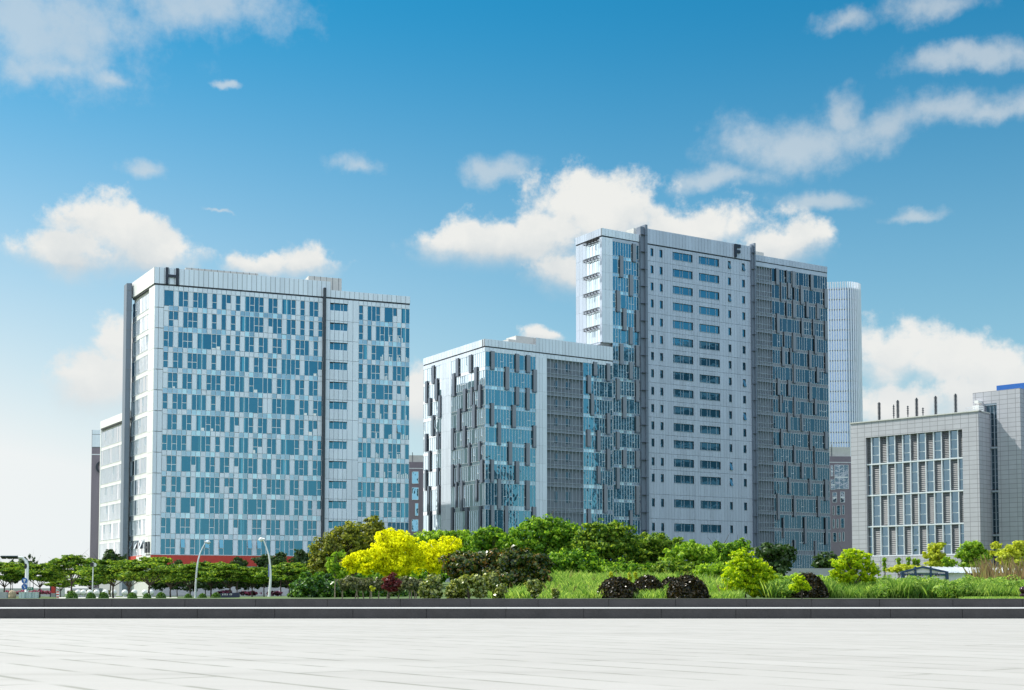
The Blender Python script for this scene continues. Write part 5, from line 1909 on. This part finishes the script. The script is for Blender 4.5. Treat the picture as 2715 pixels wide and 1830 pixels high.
# taller darker trees further back
def back_tree(seed):
    rr = random.Random(seed)
    bl = [(rr.uniform(-1.3, 1.3), rr.uniform(-.8, .8), rr.uniform(3.4, 6.2), rr.uniform(1.1, 1.8), rr.uniform(1.0, 1.6), rr.uniform(.7, 1.1)) for _ in range(7)] + [(0, 0, 6.6, .9, .9, .7), (.2, 0, 4.6, 1.8, 1.6, 1.2)]
    root = empty('street_tree', (0, 0, 0), '', 'tree', 'darker trees behind the street trees')
    quads_obj('crown', leaf_cloud(bl, .26, 2.3, .28, .6, seed, .45, 1.7), G['dark'], root)
    limb_mesh((0, 0, 0), [b[:3] for b in bl], .10, seed, fork=.5).build('trunk', M['bark'], root, local=True)
    return root
bp = [back_tree(301), back_tree(302)]
bu = [False, False]
for i, (px, Y, s, lab) in enumerate([
    (292, 205, 1.02, 'dark tree before the white wing and slab fin of the left block'), (262, 210, .8, 'dark tree at the mauve slab, left of the taller dark tree'),
    (470, 212, .82, 'dark tree against the left part of the red band'), (545, 214, .80, 'dark tree against the red band between the two lamps'),
    (628, 205, .86, 'dark tree against the red band just left of the white lamp'), (700, 206, .92, 'dark tree behind the white street lamp'),
    (745, 202, .95, 'dark tree against the red band right of the white lamp'), (795, 200, 1.0, 'dark tree against the right end of the red band'),
    (62, 230, .95, 'dark bushy tree behind the white signal post'), (135, 225, .85, 'dark tree far back above the red banner pillar'), (28, 235, .8, 'far dark tree at the left edge behind the signal arm')]):
    k = i % 2
    o = copy_tree(bp[k]) if bu[k] else bp[k]
    bu[k] = True
    put(o, px, Y, s, rr_.uniform(0, 6.28), lab)
for k, (cx, w_, y0) in enumerate(((440, 46, 1538), (530, 50, 1540), (620, 50, 1536), (705, 48, 1534), (790, 54, 1530))):
    plant('dark_shrub', ['first', 'second', 'third', 'fourth', 'fifth'][k] + ' dark shrub from the left, in the row behind the street trees', 'shrub', [(cx, y0, w_, 24), (cx - w_ * .5, y0 + 10, w_ * .6, 20), (cx + w_ * .5, y0 + 8, w_ * .6, 22)],
          208, .24, 'dark', cover=2.2, clump=.22, flat=.6, seed=170 + k, group='dark shrubs before the left block', part='foliage', shell=.5)
# thin sparse tall saplings on the far left
for k, (px, top, Y) in enumerate(((79, 1466, 190), (88, 1476, 185), (33, 1482, 195))):
    plant('sapling', ['thin dark sapling right behind the white signal post', 'thin sapling a little right of the signal post', 'sparse sapling below the signal arm'][k], 'tree',
          [(px, top + 8, 4, 9), (px + 1, top + 30, 6, 12), (px - 1, top + 52, 7, 12)], Y, .2, 'dark', base=px, trunk=.05, cover=1.1, clump=.5, seed=130 + k)

# ---- paving, lawns and steps before the left block
def patch(name, pts, z, m):
    q = MB()
    q.poly([(p[0], p[1], z) for p in pts])
    return tag(q.build(name, m), kind='structure')
def g_(px, Y): 
    q = at(px, 1580, Y); return (q.x, q.y)
patch('path', [g_(165, 118), g_(470, 118), g_(470, 178), g_(150, 178)], .105, mat('pale_path', (.62, .60, .57), .8, var=.08))
patch('road', [g_(-200, 196), g_(860, 196), g_(860, 206), g_(-200, 206)], .105, mat('asphalt', (.06, .06, .062), .9, var=.2))
st = MB()
for k in range(9):
    a, b = g_(395, 232 + k * 1.2), g_(800, 238 + k * 1.2)
    st.hexa([(a[0], a[1], .0), (b[0], b[1], .0), (b[0], b[1] + 12, .0), (a[0], a[1] + 12, .0), (a[0], a[1], .1 + .2 * (k + 1)), (b[0], b[1], .1 + .2 * (k + 1)), (b[0], b[1] + 12, .1 + .2 * (k + 1)), (a[0], a[1] + 12, .1 + .2 * (k + 1))])
tag(st.build('stairs', M['grey']), kind='structure')

# ---- white balls
ball_proto = None
for px in (207, 221, 238, 256, 279, 302, 331, 356, 384, 400):
    q = at(px, 1575, 182)
    if ball_proto is None:
        ball_proto = empty('ball_bollard', (0, 0, 0), 'white stone ball on a short foot in the row edging the pale path', 'bollard', 'white ball bollards')
        m = MB()
        m.lathe([(.42 * math.sin(math.pi * k / 10), .62 - .42 * math.cos(math.pi * k / 10)) for k in range(11)], n=14)
        m.build('ball', M['white'], ball_proto, local=True, smooth=True)
        m = MB(); m.lathe([(.30, -.05), (.30, .10), (.2, .24)], n=12)
        m.build('foot', M['lgrey'], ball_proto, local=True)
        o = ball_proto
    else:
        o = copy_tree(ball_proto)
    o.location = (q.x, q.y, tz(q.x, q.y))
# ---- clipped half-ball bushes at the kerb
bb = None
for k, (px, w_) in enumerate(((191, 14), (241, 12), (275, 12.5), (351, 12), (390, 10.5), (427, 12.5), (499, 10), (537, 10.5), (573, 12))):
    Y = 118
    q = at(px, 1580, Y)
    if bb is None:
        bb = empty('dome_bush', (0, 0, 0), '', 'bush', 'small dome-shaped bushes by the left kerb')
        quads_obj('foliage', np.maximum(leaf_cloud([(0, 0, .0, .44, .44, .62)], .07, 4.5, .16, 1, 140, .93), [-9, -9, 0]), G['hedge'], bb)
        o = bb
    else:
        o = copy_tree(bb)
    o.location = (q.x, q.y, tz(q.x, q.y)); o.scale = (w_ / 13.0,) * 3
    o['label'] = ['dome bush at the foot of the tallest street tree', 'dome bush left beside the slim white post', 'dome bush right of the slim white post', 'dome bush left of the bright green street tree',
                  'small dome bush at the trunk of the bright green street tree', 'dome bush right of the bright green street tree', 'dome bush left of the grey lamp foot', 'dome bush right of the grey lamp foot', 'dome bush at the left tip of the dark blue sign'][k]

# ---- flower bed
plant('flower_bed', 'long pink azalea bed behind the white boxes at the left', 'flowers', [(20, 1572, 14, 6), (60, 1570, 24, 6), (100, 1570, 24, 6), (125, 1571, 12, 5)], 186, .16, 'azalea', cover=2.5, clump=.25, seed=141, part='foliage')
plant('flower_bed', 'low green and orange bed behind the white balls', 'flowers', [(190, 1571, 14, 5), (215, 1570, 20, 6), (250, 1570, 22, 6), (285, 1571, 18, 5)], 190, .16, 'scrub', cover=2.5, clump=.25, seed=142, part='foliage')
plant('flower_bed', 'dark magenta azalea mound behind the dark blue sign', 'flowers', [(595, 1571, 26, 6), (660, 1573, 30, 6), (730, 1573, 26, 6)], 160, .15, 'azalea2', cover=2.5, clump=.25, seed=143, part='foliage')

# ---- signal post with bent arm
def signal_post():
    Y = 128.0
    q = at(70, 1580, Y)
    k = Y / FPX
    bx, bz = q.x, tz(q.x, q.y)
    root = empty('signal_post', (bx, Y, bz), 'thick white bent signal post whose arm carries three dark lamps, at the left', 'traffic light')
    H = at(70, 1478, Y).z - bz
    m = MB()
    r = 4.6 * k
    arm = (70 - 6) * k
    m.tube([(0, 0, -.1), (0, 0, H - .75), (-.10, 0, H - .35), (-.42, 0, H - .05), (-.85, 0, H), (-arm * .55, 0, H), (-arm, 0, H - .02)], [r, r, r * .97, r * .9, r * .8, r * .66, r * .5], 14)
    m.build('post', M['white'], root, local=True, smooth=True)
    for j, (x0, x1) in enumerate(((34, 47), (20, 32), (5, 16))):
        l = MB()
        a, b = (x0 - 70) * k, (x1 - 70) * k
        l.hexa([(a, -r - .02, H - .16), (b, -r - .02, H - .16), (b, -.1, H - .16), (a, -.1, H - .16), (a - .1, -r - .25, H + .1), (b, -r - .25, H + .1), (b, -.1, H + .16), (a - .1, -.1, H + .16)])
        l.build('lamp', M['black'], root, local=True)
    l = MB()
    l.tube([(-r * .55, -r * 1.1, H - .85), (-r * .55, -r * .4, H - .85)], [.17, .17], 16)
    l.tube([(-r * .55, -r * 1.16, H - .85), (-r * .55, -r * 1.08, H - .85)], [.13, .13], 16)
    o = l.build('round_lamp', M['black'], root, local=True)
    o.scale = (.75, 1, 1.5); o.location = (0, 0, -(H - .85) * .5)
    for j, y in enumerate((1540, 1556)):
        s = MB()
        zc = at(70, y, Y).z - bz
        x = (66.5 - 70) * k
        s.tube([(x, -r - .08, zc), (x, -r - .04, zc)], [.28, .28], 20)
        d = s.build('round_sign', M['blue'], root, local=True)
        g2 = MB()
        if j == 0:
            g2.box(x - .10, x + .10, -r - .095, -r - .082, zc + .0, zc + .15); g2.box(x - .05, x + .05, -r - .095, -r - .082, zc - .16, zc - .04)
        else:
            g2.hexa([(x - .10, -r - .095, zc + .12), (x - .03, -r - .095, zc + .12), (x + .12, -r - .095, zc - .14), (x + .05, -r - .095, zc - .14), (x - .10, -r - .082, zc + .12), (x - .03, -r - .082, zc + .12), (x + .12, -r - .082, zc - .14), (x + .05, -r - .082, zc - .14)])
            g2.box(x - .06, x + .08, -r - .095, -r - .0825, zc - .02, zc + .03)
        g2.build('pictogram', M['white'], d, local=True)
    s = MB()
    zc = at(80, 1560.5, Y).z - bz
    s.box((73 - 70) * k, (90 - 70) * k, -r - .06, -r - .02, zc - .125, zc + .125)
    d = s.build('green_sign', M['green_sign'], root, local=True)
    g2 = MB()
    for a in (76, 80.5, 85):
        x = (a - 70) * k
        g2.box(x - .05, x + .05, -r - .075, -r - .062, zc + .0, zc + .07); g2.box(x - .015, x + .015, -r - .075, -r - .062, zc - .06, zc - .002)
    g2.build('lettering', M['white'], d, local=True)
    return root
signal_post()
for j, (x0, x1, lab) in enumerate(((50, 65, 'pale green roadside cabinet left of the white signal post'), (68, 82, 'pale green roadside cabinet right at the white signal post'), (85, 99, 'pale green roadside cabinet standing furthest right of three'))):
    Y = 121.0 + .3 * j
    a, b = at(x0, 1571, Y), at(x1, 1571, Y)
    root = empty('roadside_cabinet', ((a.x + b.x) / 2, Y, tz(a.x, Y)), lab, 'cabinet', 'pale roadside cabinets')
    m = MB(); m.box(a.x, b.x, Y, Y + .4, -.05 + tz(a.x, Y), a.z); m.build('body', M['mastic'], root)
    m = MB(); m.box(a.x - .02, b.x + .02, Y - .03, Y + .43, a.z, a.z + .035); m.build('lid', M['white'], root)
    m = MB(); m.box((a.x + b.x) / 2 - .008, (a.x + b.x) / 2 + .008, Y - .008, Y - .002, .2, a.z - .04); m.build('door_gap', M['joint'], root)
# slim white post with lamp
def slim_post():
    Y = 118.0
    q = at(245, 1580, Y); b = tz(q.x, Y)
    root = empty('pedestrian_signal', (q.x, Y, b), 'slim white post with a dark signal box among the street trees', 'traffic light')
    H = at(246, 1490, Y).z - b
    m = MB(); m.tube([(0, 0, -.1), (0, 0, H * .5), (.03, 0, H)], [.055, .05, .045], 10); m.build('post', M['white'], root, local=True)
    m = MB(); m.box(-.16, .10, -.25, -.05, H - .42, H - .08); m.build('signal_box', M['black'], root, local=True)
    m = MB(); m.tube([(.15, -.1, H - .26), (.15, .05, H - .26)], [.16, .16], 16); o = m.build('round_mirror', M['white'], root, local=True)
slim_post()
# curved lamps
def lamp(px, base_y, pts, Y, rads, label, m_, banner=None, head_len=.9):
    P = [at(x, y, Y) for x, y in pts]
    b = P[0].copy(); b.z = tz(b.x, Y)
    root = empty('street_lamp', tuple(b), label, 'street lamp')
    loc = [p - b for p in P]
    loc[0].z = -.1
    # smooth the polyline
    sm = []
    for i in range(len(loc) - 1):
        p0, p1, p2, p3 = loc[max(i - 1, 0)], loc[i], loc[i + 1], loc[min(i + 2, len(loc) - 1)]
        for k in range(5):
            t = k / 5
            sm.append(.5 * ((2 * p1) + (p2 - p0) * t + (2 * p0 - 5 * p1 + 4 * p2 - p3) * t * t + (3 * p1 - p0 - 3 * p2 + p3) * t ** 3))
    sm.append(loc[-1])
    n = len(sm)
    m = MB(); m.tube(sm, [rads[0] + (rads[1] - rads[0]) * i / (n - 1) for i in range(n)], 10)
    m.build('pole', M[m_], root, local=True, smooth=True)
    d = (sm[-1] - sm[-3]).normalized()
    hd = Vector((math.copysign(1, d.x), 0, -.12)).normalized()
    e = sm[-1]
    h = MB()
    h.tube([e - hd * .15, e + hd * .15, e + hd * head_len * .55, e + hd * head_len], [.07, .20, .24, .06], 10)
    o = h.build('lamp_head', M[m_], root, local=True, smooth=True)
    if banner:
        x0, y0, x1, y1 = banner
        a, c = at(x0, y0, Y) - b, at(x1, y1, Y) - b
        q = MB(); q.box(min(a.x, c.x), max(a.x, c.x), -.05, .05, min(a.z, c.z), max(a.z, c.z)); q.build('banner', M['banner'], root, local=True)
    return root
M['banner'] = mat('blue_banner', (.16, .20, .42), .6, var=.3, vscale=1.5)
lamp(517, 1588, [(518, 1587), (519.5, 1545), (524, 1495), (533, 1462), (546, 1437)], 150, (.14, .05), 'grey curved street lamp leaning to the right with its head over the pale block', 'mullion', head_len=.55)
lamp(712, 1588, [(712.5, 1587), (717, 1540), (716.5, 1505), (712, 1470), (698, 1430)], 135, (.14, .06), 'white curved street lamp bending left, with a narrow blue banner', 'white', (711.5, 1496, 714.2, 1530), head_len=.48)
# small things on the left
def stripe_post():
    Y = 125.0
    q = at(153, 1580, Y); b = tz(q.x, Y)
    root = empty('striped_post', (q.x, Y, b), 'short red and white striped traffic post left of the tallest street tree', 'post')
    H = at(153, 1568, Y).z - b
    for k in range(6):
        m = MB(); m.tube([(0, 0, H * k / 6), (0, 0, H * (k + 1) / 6 - .004)], [.115, .11], 12)
        m.build('band', M['red' if k % 2 else 'white'], root, local=True)
    m = MB(); m.lathe([(.18, -.05), (.18, .04), (.13, .06)], n=12); m.build('foot', M['black'], root, local=True)
stripe_post()
def banner_pillar():
    Y = 188.0
    a, b = at(134, 1535, Y), at(145, 1576, Y)
    z0 = tz(a.x, Y)
    root = empty('banner_pillar', ((a.x + b.x) / 2, Y, z0), 'tall red and dark banner pillar between two street trees at the left', 'sign')
    m = MB(); m.box(a.x + .12, b.x, Y, Y + .5, z0 + .55, a.z); m.build('red_panel', M['red'], root)
    m = MB(); m.box(a.x - .06, a.x + .115, Y - .02, Y + .5, z0, a.z); m.build('dark_edge', M['navy'], root)
    m = MB(); m.box(a.x + .12, b.x + .1, Y - .1, Y + .6, z0, z0 + .55); m.build('plinth', M['grey'], root)
banner_pillar()
def sign_board():
    Y = 142.0
    a, b = at(584, 1575, Y), at(634, 1572, Y)
    z0 = tz(a.x, Y)
    root = empty('sign_board', ((a.x + b.x) / 2, Y, z0), 'long dark blue wedge sign board with small white lettering under a street tree', 'sign')
    m = MB()
    P = [(a.x - .3, z0), (b.x, z0), (b.x, b.z), (b.x - .2, b.z + .02), (a.x, b.z - .05)]
    m.poly([(x, Y, z) for x, z in P]); m.poly([(x, Y + .4, z) for x, z in reversed(P)])
    for (p, q) in zip(P, P[1:] + P[:1]):
        m.quad((p[0], Y, p[1]), (q[0], Y, q[1]), (q[0], Y + .4, q[1]), (p[0], Y + .4, p[1]))
    m.build('board', M['navy'], root)
    l = MB()
    for px in (590.5, 594.5, 598.5, 602.5, 610, 614):
        p = at(px, 1576, Y)
        l.box(p.x - .055, p.x + .055, Y - .012, Y - .004, p.z + .03, p.z + .06); l.box(p.x - .02, p.x + .02, Y - .012, Y - .004, p.z - .06, p.z + .028); l.box(p.x - .055, p.x + .055, Y - .012, Y - .004, p.z - .085, p.z - .062)
    l.build('lettering', M['white'], root)
sign_board()
def rock_panel():
    Y = 123.0
    a, b = at(20, 1571, Y), at(40, 1571, Y)
    z0 = tz(a.x, Y)
    root = empty('rock', ((a.x + b.x) / 2, Y, z0), 'yellowish pitted ornamental rock at the left edge beside a street tree', 'rock')
    m = MB(); r = random.Random(4)
    n = 14
    c = ((a.x + b.x) / 2, Y + .3)
    prof = [(.30, 0), (.36, .2), (.34, .4), (.33, .6), (.22, .74), (.06, .80)]
    for k, (rd, z) in enumerate(prof[:-1]):
        pass
    m.tube([(c[0] + r.uniform(-.03, .03), c[1], z0 + z) for _, z in prof], [rd for rd, _ in prof], 11)
    m.build('stone', M['rock'], root)
M['rock'] = mat('ornamental_rock', (.42, .33, .22), .9, var=.6, vscale=7, bump=.5)
rock_panel()
def low_wall(name, label, x0, x1, ytop, Y, m_, thick=.4, cat='wall', Y2=None):
    a, b = at(x0, ytop, Y), at(x1, ytop, Y2 or Y)
    root_z = tz(a.x, Y)
    m = MB()
    zt = a.z
    m.hexa([(a.x, a.y, root_z - .1), (b.x, b.y, root_z - .1), (b.x, b.y + thick, root_z - .1), (a.x, a.y + thick, root_z - .1), (a.x, a.y, zt), (b.x, b.y, zt), (b.x, b.y + thick, zt), (a.x, a.y + thick, zt)])
    o = m.build(name, M[m_]); tag(o, label, cat)
    return o
low_wall('garden_wall', 'plain grey wall between the dark far tree and the lone forked tree', 2075, 2300, 1507, 118, 'grey')
low_wall('garden_wall', 'long pale concrete wall behind the street trees at the left', -60, 170, 1560, 240, 'lgrey')
low_wall('stone_bench', 'grey stone block at the very left edge before the azaleas', -30, 18, 1570, 135, 'grey', cat='bench')
low_wall('planter_wall', 'pale planter wall with a rail on it behind the white balls', 190, 262, 1560, 205, 'lgrey', 2.0)

# ---- dark urn-topped post at the right edge
def urn_post():
    Y = 40.0
    q = at(2713, 1588, Y); b = tz(q.x, Y)
    root = empty('urn_post', (q.x, Y, b), 'dark maroon turned post with a glossy ball cap at the right edge', 'post')
    k = Y / FPX
    z = lambda y: at(2713, y, Y).z - b
    m = MB(); m.lathe([(.02, z(1555.5)), (.075, z(1557)), (.105, z(1561)), (.112, z(1564)), (.095, z(1569)), (.05, z(1573))], n=20); m.build('ball_cap', M['urn'], root, local=True, smooth=True)
    m = MB(); m.lathe([(.05, z(1573)), (.105, z(1577.5)), (.11, z(1580)), (.085, z(1581)), (.085, -.1)], n=20); m.build('post', M['urn'], root, local=True, smooth=True)
urn_post()

# ---- low pavilion on the right
def pavilion():
    zs = zoomer(2380, 1480, 6.946)
    Y = 88.0
    def q(x, y, d=0.0): return at(*zs(x, y), Y + d)
    apex, eL, eR = q(468, 158), q(60, 262), q(930, 262)
    ze = eR.z
    base = tz(apex.x, Y)
    root = empty('pavilion', (apex.x, Y, base), 'low pavilion with a ribbed pale blue roof, blue gable trim and shop panels', 'pavilion')
    D = 8.2
    back = Vector((4.5, D, 0))
    def sh_(v): return v + back
    m = MB()
    m.quad(apex, eR, sh_(eR), sh_(apex)); m.quad(eL, apex, sh_(apex), sh_(eL))
    d = (sh_(apex) - apex)
    for k in range(15):
        a = apex + d * (k / 14.0); c = eR + d * (k / 14.0)
        m.tube([a + Vector((0, 0, .03)), c + Vector((0, 0, .03))], [.035, .035], 5, 1)
    # right lean-to run of the roof
    f1, f2 = eR + Vector((9.0, 3.0, 0)), apex + Vector((9.5, 5.0, -.05))
    m.quad(eR + Vector((.0, .02, -.01)), f1, f2, apex + Vector((.05, .6, -.02)))
    for k in range(1, 22):
        t = k / 22
        a = eR.lerp(f1, t); c = (apex + Vector((.05, .6, -.02))).lerp(f2, t)
        m.tube([a + Vector((0, 0, .03)), c + Vector((0, 0, .03))], [.03, .03], 5, 1)
    m.build('roof', [M['tiles'], M['white']], root)
    t = MB()
    for a, b in ((eL, apex), (apex, eR)):
        n = Vector((0, -.08, 0))
        t.hexa([a + n + Vector((0, 0, -.07)), b + n + Vector((0, 0, -.07)), b + Vector((0, 0, -.07)) + Vector((0, .1, 0)), a + Vector((0, .1, -.07)), a + n + Vector((0, 0, .05)), b + n + Vector((0, 0, .05)), b + Vector((0, .1, .05)), a + Vector((0, .1, .05))])
    t.box(eL.x, eR.x, Y - .06, Y + .08, ze - .16, ze - .07)
    t.build('gable_trim', M['navy_trim'], root)
    g = MB()
    g.poly([eL + Vector((.2, .06, -.02)), eR + Vector((-.2, .06, -.02)), apex + Vector((0, .06, -.10))])
    g.build('gable_panel', M['white'], root)
    for x, hw, up in ((330, .06, .38), (612, .06, .38), (95, .09, 0), (910, .09, 0)):
        p = MB()
        a = q(x, 262); p.box(a.x - hw, a.x + hw, Y - .03, Y + .12, base, a.z + up)
        p.build('post', M['navy_trim'], root)
    p = MB()
    a = eR + Vector((4.0, .6, 0)); p.box(a.x - .05, a.x + .05, a.y, a.y + .1, base, ze + .05)
    p.build('post', M['navy_trim'], root)
    w_ = MB()
    w_.quad((eL.x + .4, Y + .12, base), (eR.x - .1, Y + .12, base), (eR.x - .1, Y + .12, ze - .2), (eL.x + .4, Y + .12, ze - .2))
    w_.quad((eR.x + .05, Y + .5, base), (eR.x + 1.45, Y + .9, base), (eR.x + 1.45, Y + .9, ze - .02), (eR.x + .05, Y + .5, ze - .02))
    w_.quad((eR.x + 1.5, Y + 3.6, base), (eR.x + 9, Y + 4.5, base), (eR.x + 9, Y + 4.5, ze), (eR.x + 1.5, Y + 3.6, ze), 1)
    w_.build('wall', [M['white'], M['black']], root)
    for (x0, x1, mm) in ((130, 165, 'maroon_panel'), (180, 205, 'maroon_panel'), (230, 312, 'teal_panel'), (405, 445, 'maroon_panel'), (460, 485, 'maroon_panel'), (503, 600, 'teal_panel'), (640, 668, 'maroon_panel'), (690, 735, 'maroon_panel'), (750, 780, 'maroon_panel'), (797, 890, 'teal_panel')):
        a, b = q(x0, 292), q(x1, 325)
        s = MB(); s.box(a.x, b.x, Y + .07, Y + .11, b.z, a.z); s.build('shop_panel', M[mm], root)
M['navy_trim'] = mat('navy_trim', (.012, .05, .12), .4, var=.15)
M['maroon_panel'] = mat('maroon_panel', (.14, .05, .055), .5)
M['teal_panel'] = mat('teal_panel', (.16, .42, .36), .4, var=.25, vscale=4)
pavilion()
